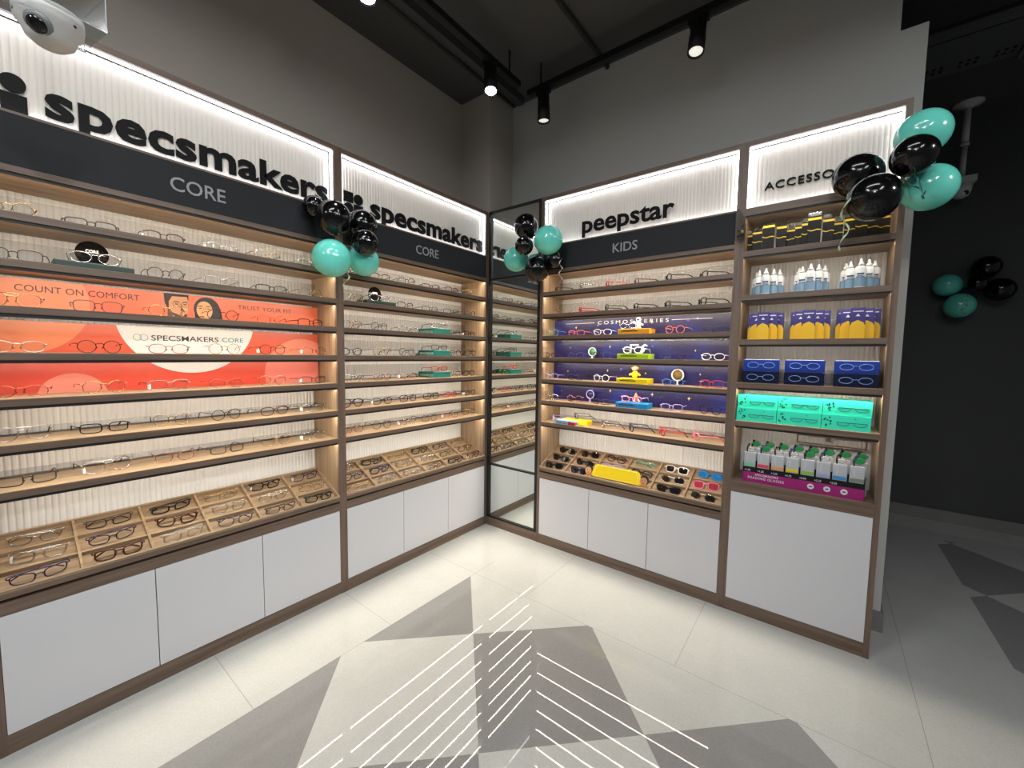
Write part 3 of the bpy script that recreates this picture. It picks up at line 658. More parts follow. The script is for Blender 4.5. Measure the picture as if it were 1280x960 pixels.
for k in range(3):
    mtf = Matrix.Translation((.01, .004, .002)) @ Matrix.Rotation(k*2*PI/3+.4, 4, 'Z'); v_.prism([(.009, .028), (.022, .008), (.022, 0), (.009, .010)], -.0015, .0015, 0, mtf)
figure(5, 'small orange toy rocket standing on the blue block', [('body', a, ORG), ('fin', v_, SPW)], 'toy_rocket')
place(BAY3, 0.655, 0.030, FS[5]+.0326, 0, shape='oval', rim='thick', fm=PNK, lm=LENS, tm=WHT, scale=.95, label='pale pink children\'s glasses on the blue block', group='glasses on kids blocks')
def badge(x, s, z, r, ring, face, cn, y=0.125):
    o = thing('round_badge', '%s on %s of the kids cabinet' % (cn, SH[s]), 'badge', BAY3 @ Matrix.Translation((x, y, FS[s]+.0003)), 'round badges in the kids cabinet')
    rr = Matrix.Translation((0, 0, z)) @ Matrix.Rotation(PI/2, 4, 'X')
    b = MB(); b.lathe([(r*.80, -.0012), (r*.80, .0012)], 28, 0, rr); b.build('disc_face', face, o)
    b = MB(); b.tube([(p[0], 0, p[1]) for p in ell(0, z, r*.9, r*.9, 28)], r*.12, 6, True); b.build('rim', ring, o)
    b = MB(); b.box(-.004, .004, -.002, .002, 0, z-r); b.box(-.010, .010, -.008, .008, 0, .002); b.build('foot', ring, o)
badge(0.342, 3, .042, .030, WHT, mat('green_print', (60, 130, 90), .4), 'green badge in a white ring')
badge(0.895, 4, .058, .036, WHT, mat('gold_print', (110, 86, 36), .4), 'gold-brown badge in a white ring')
badge(0.335, 5, .052, .030, LIL, NAVY, 'purple ringed badge')
# case trio on the lowest shelf
o = thing('glasses_case', 'yellow glasses case on lowest shelf of the kids cabinet', 'glasses case', BAY3 @ Matrix.Translation((0.245, 0.09, FS[6]+.0003)))
b = MB(); b.bbox(-.095, .105, -.035, .05, 0, .030, .006); b.build('case_body', YEL, o)
o = thing('novelty_glasses_box', 'blue and red box with three printed glasses at the shelf edge', 'box', BAY3 @ Matrix.Translation((0.215, 0.0295, FS[6]+.0003)))
b = MB(); b.bbox(-.07, .075, -.028, .0225, 0, .026, .003); b.build('box_body', mat('sky_blue_plastic', (96, 170, 196), .35), o)
b = MB(); b.box(.025, .076, -.029, .0, .001, .020); b.build('red_corner', RED, o)
b = MB()
for k in range(3): b.tube([(p[0], -.0288, p[1]) for p in ell(-.045+.042*k, .014, .014, .008, 14)], .002, 5, True)
b.build('printed_glasses', RED, o)
place(BAY3, 0.23, 0.115, FS[6]+.0308, -.9, shape='oval', rim='medium', fm=BLK, lm=LENS, scale=.9, label='black children\'s glasses resting on the yellow case', group='glasses on kids blocks')
# yellow stand in the kids tray with two cut-out faces
tmx = BAY3 @ Matrix.Translation((0.021, yf, zf)) @ Matrix.Rotation(ANG, 4, 'X')
o = thing('tray_sign', 'yellow sign with two cut-out children\'s faces lying in the kids tray', 'sign', tmx @ Matrix.Translation((0.555, 0.028, 0.026)))
b = MB(); pl = [(-.15, -.012), (.15, -.012), (.168, .0), (.150, .062), (.135, .070), (-.125, .070), (-.142, .060), (-.165, .0)]
rx = Matrix.Rotation(-PI/2+.25, 4, 'X') @ Matrix.Diagonal((1, 1, 1, 1))
rx = Matrix.Translation((0, 0, .004)) @ Matrix.Rotation(-.62, 4, 'X')
b.prism(pl, 0, .004, 0, rx); b.build('yellow_board', YEL, o)
b = MB(); b.tube([(x, -.001, z) for x, z in [(-.15, .0), (-.128, .062), (.13, .064), (.148, .0), (.14, -.008), (-.14, -.008)]], .0016, 5, True, 0, rx); b.build('edge_line', mat('pale_yellow_print', (244, 236, 120), .4), o)
for sx, sk in ((-.182, SKW), (.182, SKM)):
    b = MB(); b.prism(ell(sx, .026, .027, .030, 22), .001, .003, 2, rx); b.prism(ell(sx-.004, .018, .022, .024, 22), -.001, .003, 0, rx); b.prism(ell(sx, -.016, .03, .012, 16), .0, .003, 3, rx)
    for q in (-.011, .005): b.prism(ell(sx+q, .023, .003, .002, 8), -.0016, 0, 2, rx)
    b.prism(ell(sx-.004, .006, .007, .0025, 10), -.0016, 0, 1, rx); b.build('cut_out_face', [sk, LIPS, HAIR, TAN], o)

# ------------------------------------------------------------------ accessories cabinet contents (x local = Y-1.681)
def at4(x, y, z, rz=0): return BAY4 @ Matrix.Translation((x, y, z)) @ Matrix.Rotation(rz, 4, 'Z')
PKB = mat('black_printed_card', (20, 20, 18), .5, spec=.25); PKY = mat('yellow_print', (232, 196, 30), .4)
def packet(mtx, w, h, label, grp, fill=GUN, name='accessory_packet'):
    o = thing(name, label, 'packet', mtx, grp)
    b = MB(); b.box(-w/2, w/2, -.0015, .0015, h*.40, h*.88); b.build('header_card', PKB, o)
    b = MB(); b.box(-w/2, w/2, -.0022, -.0016, h*.76, h*.83); b.build('yellow_band', PKY, o)
    b = MB(); b.prism([(-w/2, h*.46), (-w*.2, h*.42), (w*.2, h*.45), (w/2, h*.43), (w/2, h*.46), (w*.2, h*.48), (-w*.2, h*.45), (-w/2, h*.49)], -.0022, -.0016); b.build('yellow_wave', PKY, o)
    b = MB(); b.bbox(-w/2, w/2, -.006, .006, 0, h*.42, .002); b.build('clear_pouch', mat('smoky_pouch', (24, 24, 22), .5, spec=.25), o)
    b = MB(); b.box(-w/2, w/2, -.0008, .0008, h*.88, h); b.build('hang_tab', ACRYL2, o)
    b = MB(); b.tube([(0, 0, h*.04), (w*.12, 0, h*.2), (-w*.1, 0, h*.34)], w*.09, 6); b.build('accessory', fill, o)
pos = [(.040, .11, 0, .94), (.066, .085, 0, .98), (.118, .05, .0, 1.12), (.170, .075, 0, 1.05), (.205, .10, 0, .90), (.245, .085, 0, .95), (.272, .065, 0, 1.0), (.300, .04, 0, 1.12), (.352, .075, 0, 1.05), (.385, .10, 0, .9), (.430, .08, 0, .95), (.468, .06, 0, 1.0), (.505, .08, 0, .92), (.545, .10, 0, .9)]
for k, (x, y, r_, s_) in enumerate(pos):
    packet(at4(x, y, AS[0]+.0003), .050 if s_ > 1.1 else .042, .132*s_, '%s black packet with yellow bands, %s from left on top accessories shelf' % ('large' if s_ > 1.1 else 'small', ORD[k]), 'black and yellow accessory packets')
BOT = mat('white_bottle_plastic', (226, 230, 232), .35); BLAB = mat('pale_blue_label', (138, 172, 200), .4); BTX = mat('navy_print', (40, 60, 110), .4)
bw = MB(); bw.lathe([(.0185, 0), (.020, .003), (.020, .088), (.015, .096), (.009, .100)], 20, 0, Matrix.Diagonal((1, .72, 1, 1)))
bme = bw.mesh('bottle_body', BOT)
lb_ = MB(); lb_.lathe([(.0204, .008), (.0204, .048)], 20, 0, Matrix.Diagonal((1, .74, 1, 1)), cap=False); lme = lb_.mesh('label_band', BLAB)
tx = MB(); tx.box(-.012, .012, -.0154, -.0130, .060, .066); tx.box(-.010, .010, -.0156, -.0130, .053, .055); tx.box(-.014, .014, -.0150, -.0130, .048, .050); tme = tx.mesh('printed_text', BTX)
cp_ = MB(); cp_.lathe([(.0105, .100), (.0105, .110), (.006, .113), (.005, .124), (.0025, .130)], 16); cme = cp_.mesh('cap', BOT)
for g, cx in enumerate((.118, .297, .476)):
    for k, (dx, y) in enumerate(((-.048, .125), (-.033, .09), (0.0, .045), (.030, .08), (.052, .115))):
        o = thing('lens_solution_bottle', 'white and blue solution bottle, %s of five in the %s group' % (ORD[k], ('left', 'middle', 'right')[g]), 'bottle', at4(cx+dx*1.0, y, AS[1]+.0003), 'solution bottles in three groups')
        link('bottle_body', bme, o); link('label_band', lme, o); link('printed_text', tme, o); link('cap', cme, o)
CBL = mat('violet_blue_carton', (52, 46, 120), .35); CYE = mat('yellow_carton_print', (238, 190, 20), .4)
cb_ = MB(); cb_.box(-.026, .026, -.010, .010, 0, .135); cbm = cb_.mesh('carton_body', CBL)
cy_ = MB(); cy_.prism([(-.0262, 0), (.0262, 0), (.0262, .055), (.020, .070), (.010, .076), (0, .082), (-.010, .076), (-.020, .070), (-.0262, .055)], -.0106, .0106); cym = cy_.mesh('yellow_print', CYE)
cw_ = MB(); cw_.box(-.018, .018, -.0108, -.0102, .118, .122); cw_.prism([(-.008, .098), (0, .110), (.008, .098)], -.0108, -.0102); cwm = cw_.mesh('printed_emblem', WPR)
for g, cx in enumerate((.118, .302, .478)):
    for k, (dx, y) in enumerate(((-.058, .115), (-.040, .08), (0.0, .040), (.040, .075), (.068, .11))):
        o = thing('solution_carton', 'violet and yellow carton, %s of five in the %s group' % (ORD[k], ('left', 'middle', 'right')[g]), 'carton', at4(cx+dx*.82, y, AS[2]+.0003), 'violet and yellow cartons in three groups')
        link('carton_body', cbm, o); link('yellow_print', cym, o); link('printed_emblem', cwm, o)
DBL = mat('deep_blue_gloss', (36, 62, 150), .12, coat=.5); DBK = mat('midnight_gloss', (18, 26, 56), .1, coat=.5); GLW = mat('pale_blue_gloss', (110, 140, 200), .2)
for k, cx in enumerate((.120, .297, .486)):
    for lv in range(2):
        o = thing('spectacle_box', 'glossy %s spectacle box, %s column, %s layer' % (('dark blue', 'blue')[lv], ('left', 'middle', 'right')[k], ('lower', 'upper')[lv]), 'spectacle box', at4(cx, .075+lv*.008, AS[3]+.0003+lv*.0605), 'stacked glossy blue spectacle boxes')
        w = .078
        b = MB(); b.bbox(-w, w, -.05, .06, 0, .060, .003); b.build('box_body', (DBK, DBL)[lv], o)
        b = MB(); b.prism([(-w+.008, .008), (w-.008, .008), (w-.008, .050), (-w+.008, .050)], -.0512, -.0502); wn = b.build('window', (DBK, DBL)[lv], o)
        b = MB()
        for q in (-.034, .034): b.tube([(p[0], -.0515, p[1]) for p in ell(q, .030, .024, .014, 18)], .0016, 5, True)
        b.tube([(-.010, -.0515, .034), (.010, -.0515, .034)], .0016, 5); b.build('printed_glasses', GLW, o)
TLB = mat('bright_mint_carton', (50, 222, 188), .4); TLP = mat('dark_teal_print', (8, 66, 60), .4)
for k, cx in enumerate((.112, .287, .462)):
    for lv in range(2):
        o = thing('mint_carton', 'bright mint green carton with printed glasses, %s column, %s layer' % (('left', 'middle', 'right')[k], ('lower', 'upper')[lv]), 'carton', at4(cx+lv*.002, .075+lv*.006, AS[4]+.0003+lv*.0665), 'stacked mint green cartons')
        w = .0865
        b = MB(); b.box(-w, w, -.055, .07, 0, .066); b.build('carton_body', TLB, o)
        b = MB()
        for q in (-.008, .052): b.tube([(p[0], -.0555, p[1]) for p in ell(q, .030, .022, .011, 18, PI*1.0, PI*2.0)], .0011, 4); b.tube([(q-.024, -.0555, .034), (q+.024, -.0555, .034)], .0013, 4)
        b.tube([(.014, -.0555, .032), (.022, -.0555, .036), (.030, -.0555, .032)], .0014, 4)
        for q in range(9):
            zx = -.078+rnd.uniform(0, .03); zz = rnd.uniform(.012, .058); b.prism([(zx-.003, zz-.002), (zx+.004, zz-.003), (zx+.003, zz+.004), (zx-.002, zz+.003)], -.0556, -.055)
        b.prism([(.030, .052), (.034, .050), (.033, .057)], -.0556, -.055)
        b.build('printed_glasses', TLP, o)
# reading glasses counter display
MAG = mat('magenta_card', (150, 26, 110), .4); o = thing('reading_glasses_display', 'magenta and black counter display box for reading glasses', 'display box', at4(.306, .032, .7013))
b = MB(); b.box(-.240, .240, 0, .0015, 0, .052, 0); b.box(-.240, .240, 0.0001, .0014, .052, .078, 1); b.box(-.240, .240, 0, .13, 0, .0015, 0)
b.box(-.240, -.2385, 0, .13, 0, .10, 1); b.box(.2385, .240, 0, .13, 0, .10, 1); b.box(-.24, .24, .13, .1315, 0, .12, 1); b.box(-.24, .24, .06, .0612, 0, .10, 1); b.build('card_tray', [MAG, PKB], o)
link('printed_words', text_mesh('SPECSMAKERS', -.185, -.085, .036, .046, 0.0, .0005, WPR, 'printed_words', bold=.01), o)
link('printed_words', text_mesh('READING GLASSES', -.215, -.060, .018, .030, 0.0, .0005, WPR, 'printed_words', bold=.006, spacing=1.15), o)
for k, t_ in enumerate(('+1.00', '+1.25', '+1.50', '+1.75', '+2.00', '+2.25', '+2.50')):
    link('printed_words', text_mesh(t_, -.232+.058*k, -.206+.058*k, .057, .066, 0.0, .0005, WPR, 'printed_words', bold=.01), o)
for k in range(3):
    b = MB(); b.prism(ell(.045+.062*k, .028, .013, .013, 22), -.0005, 0, 0); b.prism(ell(.045+.062*k, .028, .007, .003, 12), -.0009, 0, 1); b.build('printed_icon', [WPR, PKB], o)
SLV = clear('milky_sleeve', (.62, .64, .66), .30, .35); SLVW = mat('milky_white_sleeve', (166, 172, 178), .3)
tints = [(120, 190, 160), (216, 70, 90), (214, 150, 90), (214, 196, 40), (130, 180, 80), (150, 160, 200), (60, 140, 200), (120, 130, 120)]
tn = ['green', 'pink', 'orange', 'yellow', 'lime', 'pale lilac', 'blue', 'grey']
GFR = mat('green_reading_tip', (20, 120, 60), .3)
for k in range(8):
    x = .306-.213+.0605*k
    for rw in range(2):
        o = thing('reading_glasses_sleeve', '%s reading glasses sleeve with %s label, %s from left in the display' % (('front', 'rear')[rw], tn[k], ORD[k]), 'reading glasses', at4(x+rw*.014, .050+rw*.055, .7035+rw*.002), 'reading glasses in milky sleeves')
        b = MB(); b.bbox(-.0265, .0265, -.009, .009, 0, .150+rw*.010, .003); b.build('sleeve', SLVW, o)
        b = MB(); b.box(-.0245, .0245, -.0096, -.0090, .078, .094); b.build('colour_label', mat('label_'+tn[k].replace(' ', '_'), tints[k], .4), o)
        b = MB(); b.box(-.014, -.006, -.0096, -.0090, .104, .136); b.build('grey_print', mat('faint_grey_print', (176, 182, 186), .4), o)
        b = MB(); zt = .150+rw*.01
        b.tube([(-.012, 0, zt-.01), (-.014, .006, zt+.020), (-.006, .014, zt+.040)], [.003, .004, .006], 6); b.build('temple', (BLK, NAVY)[k % 2], o)
        if rw == 1 or k % 3 == 1:
            b = MB(); b.prism(ell(.004, zt+.022, .019, .012, 18), .008, .011, 0); b.prism(ell(.004, zt+.022, .023, .016, 18), .011, .013, 1); b.build('lens_sticker', [GFR, SILV], o)
        else:
            b = MB(); b.tube([(p[0], .004, p[1]) for p in ell(.004, zt+.014, .018, .011, 18)], .0018, 5, True); b.build('rim', SILV, o)
# clear packet fixed at the post between kids and accessories cabinets
o = thing('clear_hanging_packet', 'clear plastic packet hanging from the post left of the accessories shelves', 'packet', BAY4 @ Matrix.Translation((0.0, -.034, 1.905)) @ Matrix.Rotation(.25, 4, 'Z'))
b = MB(); pl = [(-.020, .045), (-.012, .012), (.010, 0), (.030, .012), (.034, .05), (.030, .115), (-.016, .185), (-.022, .18)]; b.prism(pl, -.006, .006); b.build('clear_shell', ACRYL2, o)
b = MB(); b.tube([(-.004, 0, .03), (.016, 0, .045), (.0, 0, .065), (.018, 0, .085)], .007, 8); b.build('accessory', GUN, o)
b = MB(); b.box(.004, .02, -.004, .004, .05, .062); b.build('yellow_piece', PKY, o)
b = MB(); b.tube([(.006, .028, .12), (.006, .0, .12)], .0015, 6); b.build('hook', SILV, o)

# ------------------------------------------------------------------ balloons
BTEAL = mat('teal_balloon_rubber', (106, 214, 198), .16, spec=.6, coat=.3); BBLK = mat('black_balloon_rubber', (7, 7, 8), .14, spec=.45, coat=.1)
def balloon(c, r, m, tip, label, grp):
    c = Vector(c); d = (Vector(tip)-c).normalized()
    q = d.to_track_quat('-Z', 'Y').to_matrix().to_4x4()
    o = thing('balloon', label, 'balloon', Matrix.Translation(c) @ q, grp)
    pr = []
    for k in range(19):
        t = PI*k/18; rr = math.sin(t); z = -math.cos(t)
        if z < 0: z *= 1.06; rr *= (1-.04*(1-rr))
        pr.append((max(rr*r, .0015), z*r))
    b = MB(); b.lathe(pr, 32); b.build('balloon_skin', m, o)
    b = MB(); b.lathe([(.002, -r*1.06-.002), (.006, -r*1.06-.010), (.0015, -r*1.06-.003)], 10); b.build('knot', m, o)
def ribbon(pts, w, m, label):
    b = MB(); v = []; 
    for i, p in enumerate(pts):
        a = i*.55; dx, dy = math.cos(a)*w, math.sin(a)*w
        v += [(p[0]-dx, p[1]-dy, p[2]), (p[0]+dx, p[1]+dy, p[2]), (p[0]+dx+.0006, p[1]+dy+.0006, p[2]), (p[0]-dx+.0006, p[1]-dy+.0006, p[2])]
    f = []
    for i in range(len(pts)-1):
        o_ = i*4; f += [(o_+k, o_+(k+1) % 4, o_+4+(k+1) % 4, o_+4+k) for k in range(4)]
    f += [(3, 2, 1, 0), tuple(len(v)-4+k for k in range(4))]
    b.add(v, f, 0, True); o = b.build('curling_ribbon', m); tag(o, label, 'ribbon')
RIB = mat('pale_green_ribbon', (190, 214, 178), .3); RIBT = mat('teal_ribbon', (26, 86, 78), .3); RIBW = mat('white_ribbon', (214, 222, 214), .3)
g = 'balloons over the orange-poster cabinet post'; tip = (1.20, .06, 1.93)
balloon((1.285, .130, 1.990), .082, BBLK, tip, 'large black balloon, upper left of the cluster between the two left cabinets', g)
balloon((1.345, .058, 2.040), .051, BBLK, tip, 'black balloon half hidden behind the upper left one of the left cluster', g)
balloon((1.105, .085, 2.010), .077, BBLK, tip, 'black balloon at upper right of the left cluster', g)
balloon((1.160, .200, 1.888), .064, BBLK, tip, 'smaller black balloon at front of the left cluster', g)
balloon((1.304, .140, 1.791), .089, BTEAL, tip, 'large teal balloon at lower left of the left cluster', g)
balloon((1.105, .100, 1.822), .078, BTEAL, tip, 'teal balloon under the small black one in the left cluster', g)
g = 'balloons in front of the corner mirror'; tip = (.10, .52, 2.03)
balloon((.120, .439, 2.189), .080, BBLK, tip, 'black balloon on top of the cluster by the mirror', g)
balloon((.140, .629, 2.066), .090, BTEAL, tip, 'larger teal balloon at right of the cluster by the mirror', g)
balloon((.225, .500, 2.031), .058, BBLK, tip, 'small black balloon in the centre of the cluster by the mirror', g)
balloon((.105, .345, 1.990), .083, BTEAL, tip, 'teal balloon at lower left of the cluster by the mirror', g)
balloon((.105, .520, 1.900), .082, BBLK, tip, 'black balloon at the bottom of the cluster by the mirror', g)
balloon((.070, .640, 1.955), .052, BBLK, tip, 'small black balloon behind the teal one of the mirror cluster', g)
g = 'balloons over the accessories cabinet'; tip = (.20, 2.22, 2.03)
balloon((.130, 2.300, 2.195), .083, BTEAL, tip, 'teal balloon on top of the cluster at the accessories sign', g)
balloon((.260, 2.268, 2.075), .068, BBLK, tip, 'black balloon in front of the top teal one at accessories sign', g)
balloon((.120, 2.118, 2.090), .085, BBLK, tip, 'black balloon covering the sign lettering at left of its cluster', g)
balloon((.255, 2.165, 1.950), .084, BBLK, tip, 'large black balloon lowest in the cluster at the accessories sign', g)
balloon((.130, 2.330, 1.990), .082, BTEAL, tip, 'teal balloon at lower right of the cluster at accessories sign', g)
g = 'balloons on the dark wall'; tip = (-2.36, 2.91, 1.92)
balloon((-2.34, 2.790, 1.935), .085, BTEAL, tip, 'teal balloon at left of the cluster on the dark wall', g)
balloon((-2.30, 2.860, 1.765), .092, BTEAL, tip, 'teal balloon at the bottom of the cluster on dark wall', g)
balloon((-2.35, 2.993, 2.055), .082, BBLK, tip, 'black balloon at the top of the cluster on dark wall', g)
balloon((-2.32, 3.065, 1.875), .085, BBLK, tip, 'black balloon at right of the cluster on the dark wall', g)
balloon((-2.27, 2.935, 1.925), .062, BBLK, tip, 'black balloon in the middle of the cluster on dark wall', g)
def curl(x, y, z0, z1, a, n=26, ph=0, k=2.2): return [(x+a*math.sin(ph+k*2*PI*i/n)*(.4+.6*i/n), y+a*.6*math.cos(ph+k*2*PI*i/n), z0+(z1-z0)*i/n) for i in range(n+1)]
ribbon(curl(1.205, .10, 1.80, 1.60, .022), .004, RIB, 'pale green curled ribbon under the left balloon cluster')
ribbon(curl(.10, .700, 1.95, 1.80, .016), .003, RIBW, 'white curled ribbon beside the mirror balloon cluster')
ribbon(curl(.30, 2.085, 1.96, 1.76, .022, k=1.6), .0035, RIB, 'pale green curled ribbon hanging before the packets')
ribbon([(.30+.02*math.sin(i*.3), 2.26+.035*math.sin(i/14*PI)+.0, 2.03-.13*math.sin(i/14*PI)) if i < 10 else (.30, 2.30-.05*(i-10)/6, 1.93+.04*(i-10)/6) for i in range(17)], .0035, RIBT, 'dark teal ribbon loop on the teal balloon near accessories sign')
ribbon(curl(-2.20, 2.87, 1.83, 1.68, .02), .005, RIBW, 'white ribbon on the balloons at the dark wall')

# ------------------------------------------------------------------ ceiling: tracks, spots, conduits, cable tray, cameras
def track(x0, x1, y0, y1, label):
    b = MB(); b.box(x0, x1, y0, y1, 3.10, 3.135)
    o = b.build('lighting_track', MBLACK); tag(o, label, 'lighting track', 'black lighting tracks')
    b = MB()
    if x1-x0 > y1-y0:
        b.box(x0+.01, x1-.01, y0+.010, y1-.010, 3.0985, 3.1005)
        for x in (x0+.1, (x0+x1)/2, x1-.2): b.box(x-.004, x+.004, (y0+y1)/2-.004, (y0+y1)/2+.004, 3.13, 3.281)
    else:
        b.box(x0+.010, x1-.010, y0+.01, y1-.01, 3.0985, 3.1005)
        for y in (y0+.1, (y0+y1)/2, y1-.2): b.box((x0+x1)/2-.004, (x0+x1)/2+.004, y-.004, y+.004, 3.13, 3.281)
    b.build('slot_and_hangers', mat('dark_slot', (26, 26, 26), .5), o)
track(.112, 3.6, .335, .372, 'black ceiling lighting track parallel to the left cabinets')
track(-.022, .016, .353, 3.2, 'black ceiling lighting track parallel to the right cabinets')
LON = emit('lit_spot_lens', (235, 244, 255), 30); LMID = emit('softly_lit_spot_lens', (220, 218, 205), 1.1)
def spot(x, y, tilt, az, lit, label, power=0):
    o = thing('track_spotlight', label, 'spotlight', Matrix.Translation((x, y, 3.10)), 'track spotlights')
    b = MB(); b.box(-.05, .05, -.016, .016, -.028, 0, 0, Matrix.Rotation(az, 4, 'Z')); b.build('adapter', MBLACK, o)
    m = Matrix.Translation((0, 0, -.028)) @ Matrix.Rotation(az, 4, 'Z') @ Matrix.Rotation(tilt, 4, 'X')
    b = MB(); b.lathe([(.036, -.004), (.039, -.010), (.039, -.075), (.041, -.078), (.041, -.170), (.036, -.170), (.033, -.150)], 28, 0, m); b.build('housing', MBLACK, o)
    b = MB(); b.lathe([(.0335, -.1585), (.0335, -.1605)], 24, 0, m); b.build('lamp_face', LON if lit else LMID, o)
    if power:
        l = bpy.data.lights.new('spot_beam', 'SPOT'); l.energy = power; l.spot_size = 1.0; l.spot_blend = .6; l.shadow_soft_size = .03; l.color = (.96, .98, 1)
        q = bpy.data.objects.new('spot_beam', l); col.objects.link(q); q.parent = o; q.matrix_local = m @ Matrix.Translation((0, 0, -.175))
# unseen heads added to light the shelf backs, aimed at the cabinets
def fill_spot(x, y, tx_, ty_, tz_, power, label):
    o = thing('track_spotlight', label, 'spotlight', Matrix.Translation((x, y, 3.10)), 'track spotlights')
    d = (Vector((tx_, ty_, tz_))-Vector((x, y, 3.05))).normalized(); q = d.to_track_quat('-Z', 'Y').to_matrix().to_4x4()
    m = Matrix.Translation((0, 0, -.05)) @ q
    b = MB(); b.box(-.05, .05, -.016, .016, -.05, 0); b.build('adapter', MBLACK, o)
    b = MB(); b.lathe([(.036, .02), (.039, .012), (.041, -.130), (.036, -.130), (.033, -.115)], 28, 0, m); b.build('housing', MBLACK, o)
    b = MB(); b.lathe([(.0335, -.1185), (.0335, -.1205)], 24, 0, m); b.build('lamp_face', LMID, o)
    l = bpy.data.lights.new('spot_beam', 'SPOT'); l.energy = power; l.spot_size = 0.66; l.spot_blend = .9; l.shadow_soft_size = .06; l.color = (1, .99, .97)
    p = bpy.data.objects.new('spot_beam', l); col.objects.link(p); p.parent = o; p.matrix_local = m @ Matrix.Translation((0, 0, -.14))
FS_P = 130
track(.2, 4.8, 4.881, 4.919, 'added unseen track for fill spotlights, far back across the shop'); track(4.781, 4.819, .2, 4.6, 'added unseen track for fill spotlights, far back along the shop')  # unseen tracks added to carry the fill spotlights
for k, (x, tx_) in enumerate(((.7, .4), (1.6, 1.3), (2.5, 2.1))): fill_spot(x, 4.9, tx_, 0, .95, FS_P, 'added unseen fill spotlight on the back track, %s from the corner end' % ORD[k])
for k, (y, ty_) in enumerate(((1.1, .9), (2.2, 1.8))): fill_spot(4.8, y, 0, ty_, .95, FS_P*(.9, .6)[k], 'added unseen fill spotlight on the side track, %s from the corner end' % ORD[k])
# world: left head aimed down and toward floor
spot(1.235, .353, 0.02, 0, True, 'lit black cylinder spotlight at the top edge of the view', 18)
spot(.395, .353, 0.26, -PI/4, True, 'brightly lit black cylinder spotlight near the track corner', 14)
spot(-.003, .475, 0.05, PI/2, False, 'dim black spotlight nearest the track corner on the right track')
spot(-.003, 1.44, -.22, PI/2, False, 'dim black cylinder spotlight high above the kids cabinet')
for k, (x, y, a) in enumerate(((2.0, .353, 0), (2.9, .353, 0), (-.003, 2.3, PI/2))):
    spot(x, y, .1, a, False, 'black track spotlight out along the track, %s beyond the view' % ORD[k], 0)
b = MB()
b.tube([(5.0, .060, 3.24), (-.22, .060, 3.24)], .011, 8)
o = b.build('ceiling_conduit', mat('grey_conduit', (60, 60, 60), .6)); tag(o, 'thin dark conduit along the ceiling nearest the left wall', 'conduit', 'ceiling conduits')
b = MB(); b.box(-.22, 5.0, .105, .155, 3.225, 3.28); o = b.build('ceiling_trunking', mat('grey_trunking', (66, 66, 66), .6)); tag(o, 'flat dark trunking along the ceiling beside the conduit', 'trunking')
b = MB(); b.tube([(4.6, .80, 3.262), (-.28, .80, 3.262)], .014, 8); o = b.build('ceiling_conduit', MATS['grey_conduit']); tag(o, 'single dark pipe crossing the ceiling towards the right wall', 'conduit', 'ceiling conduits')
for k, (loc, rz, pw) in enumerate(FILL_LIGHTS):  # housings made up for the added fill lights, all out of view
    b = MB(); b.box(-.58, .58, -.06, .06, -.040, .0); b.box(-.58, .58, -.06, -.052, -.05, -.04); b.box(-.58, .58, .052, .06, -.05, -.04); b.box(-.4, -.396, -.002, .002, 0, .18); b.box(.396, .4, -.002, .002, 0, .18)
    o = b.build('fill_light_housing', MBLACK); o.location = loc; o.rotation_euler = (0, 0, rz); tag(o, 'black housing of added unseen fill light, %s one over the shop floor' % ORD[k], 'ceiling light', 'added fill light housings')
# perforated cable tray and duct in the darker area at the right
b = MB(); TG = mat('dark_galvanised_steel', (100, 100, 102), .5, .3)
ys = [1.2+.0*k for k in range(1)]
y0, y1, xa, xb_ = 1.0, 5.0, -1.16, -.80
b.box(xa, xa+.003, y0, y1, 3.0, 3.06); b.box(xb_-.003, xb_, y0, y1, 3.0, 3.06)
xs_ = [xa, -1.11, -1.07, -1.03, -.99, xb_]
b.box(xa, -1.115, y0, y1, 3.0, 3.003); b.box(-1.090, -1.075, y0, y1, 3.0, 3.003); b.box(-1.050, xb_, y0, y1, 3.0, 3.003)
y = y0; k = 0
while y < y1:
    w = .014 if k % 3 else .06
    b.box(-1.116, -1.089, y, y+w, 3.0001, 3.0029); b.box(-1.076, -1.049, y, y+w, 3.0001, 3.0029); y += w+.016; k += 1
for y in (1.6, 2.8, 4.0): b.tube([(xa-.01, y, 3.0), (xa-.01, y, 3.28)], .004, 6); b.tube([(xb_+.01, y, 3.0), (xb_+.01, y, 3.28)], .004, 6); b.box(xa-.02, xb_+.02, y-.01, y+.01, 2.988, 3.0)
o = b.build('cable_tray', TG); tag(o, 'perforated dark steel cable tray under the ceiling at the right', 'cable tray')
b = MB()
for k in range(4): b.tube([(-1.0+.05*k, 1.0, 3.012), (-1.0+.05*k, 5.0, 3.012)], .008, 6)
b.build('cable', BLK, o)
b = MB(); b.bbox(-.76, -.45, 1.0, 2.96, 3.06, 3.28, .03); b.tube([(-.6, 2.96, 3.17), (-.6, 3.02, 3.17)], .09, 16)
o = b.build('air_duct', mat('dark_duct_paint', (50, 50, 48), .6)); tag(o, 'boxy dark air duct above the cable tray at upper right', 'air duct')
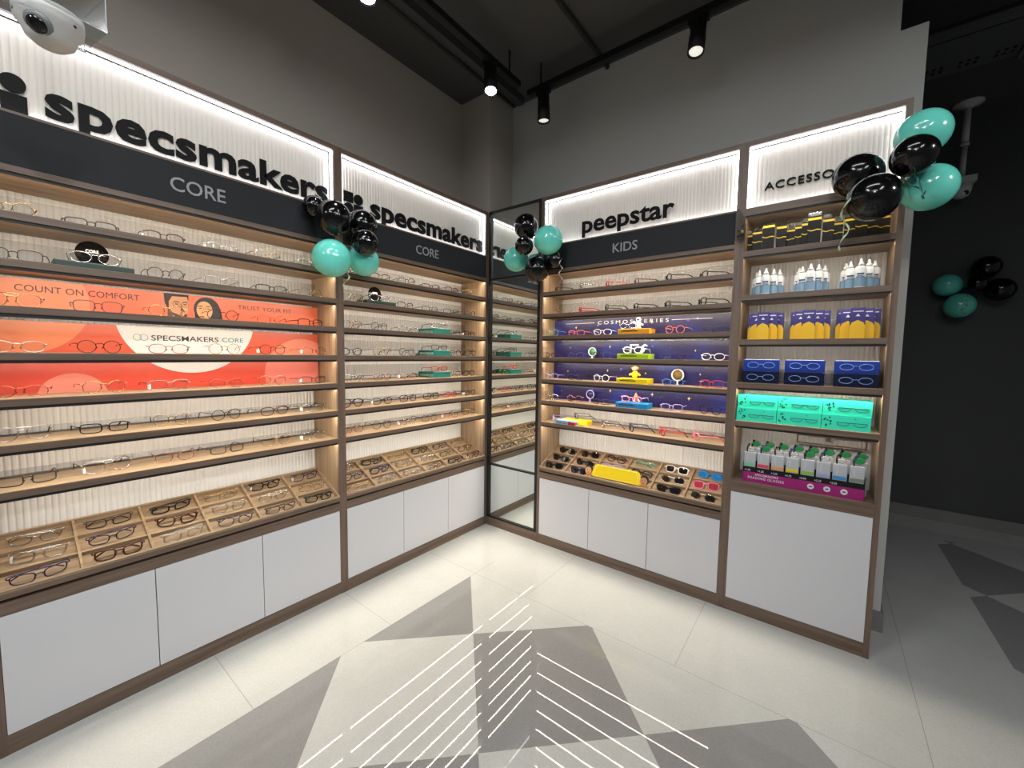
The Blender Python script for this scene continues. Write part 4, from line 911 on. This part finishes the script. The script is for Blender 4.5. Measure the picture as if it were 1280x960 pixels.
# ceiling-mounted camera on a pole near the dark wall
o = thing('security_camera', 'white security camera on a ceiling pole near the dark wall', 'security camera', Matrix.Translation((-2.277, 2.806, 3.28)))
b = MB(); b.lathe([(.085, 0), (.085, -.012), (.035, -.028), (.022, -.04)][::-1], 24); b.build('ceiling_flange', CWHITE, o)
b = MB(); b.tube([(0, 0, -.03), (0, 0, -.30)], .021, 14); b.tube([(0, 0, -.29), (0, 0, -.31)], .027, 14); b.tube([(0, 0, -.30), (0, 0, -.56)], .017, 14); b.build('pole', CWHITE, o)
b = MB(); b.box(-.07, .07, -.07, .07, -.60, -.555); b.lathe([(.02, -.70), (.045, -.685), (.058, -.65), (.065, -.60)], 24); b.build('housing', CWHITE, o)
b = MB(); b.lathe([(.018, 0), (.018, .012)], 18, 0, Matrix.Translation((.035, .02, -.668)) @ Matrix.Rotation(2.2, 4, 'Y')); b.build('lens_window', BLK, o)
# near turret camera in clear box at the upper left
C0 = Vector((2.217, .60, 2.085))
o = thing('security_camera', 'white turret security camera under a clear box at the upper left', 'security camera', Matrix.Translation(C0) @ Matrix.Rotation(.18, 4, 'Z'))
b = MB(); b.lathe([(.026, -.052), (.040, -.040), (.048, -.018), (.055, -.012), (.057, .004), (.057, .020)], 36); b.build('housing', CWHITE, o)
dm = Matrix.Translation((.022, .026, -.026)) @ Vector((.62, .55, -.75)).to_track_quat('Z', 'Y').to_matrix().to_4x4()
b = MB(); b.lathe([(.0235, -.004), (.0245, .006), (.020, .011)], 28, 0, dm); b.lathe([(.0175, .0105), (.0165, .014), (.006, .0175)], 24, 1, dm); b.build('lens_turret', [mat('grey_turret', (120, 124, 124), .35), BLK], o)
b = MB()
for a_ in (0, PI*2/3, PI*4/3): b.tube([(.052*math.cos(a_), .052*math.sin(a_), -.006), (.056*math.cos(a_), .056*math.sin(a_), -.006)], .004, 8)
b.build('screw', GUN, o)
b = MB()
for q in ((-.078, -.076, -.068, .068), (.076, .078, -.068, .068)): b.box(q[0], q[1], q[2], q[3], .006, .085)
for q in (-.068, .066): b.box(-.078, .078, q, q+.002, .006, .085)
b.box(-.078, .078, -.068, .068, .085, .088); b.build('clear_box', clear('frosty_box', (.86, .87, .87), .09, .12), o)
b = MB(); b.tube([(-.077, -.067, .006), (.077, -.067, .006), (.077, .067, .006), (-.077, .067, .006)], .0013, 6, True)
for q in ((-.077, -.067), (.077, -.067), (.077, .067), (-.077, .067)): b.tube([(q[0], q[1], .006), (q[0], q[1], .086)], .0011, 6); b.build('box_edge', CWHITE, o)
b = MB(); b.tube([(0, 0, .088), (0, 0, 3.28-C0.z)], .018, 14); b.lathe([(.05, 3.28-C0.z-.012), (.05, 3.28-C0.z)], 20); b.build('drop_pole', CWHITE, o)
bpy.context.view_layer.update()
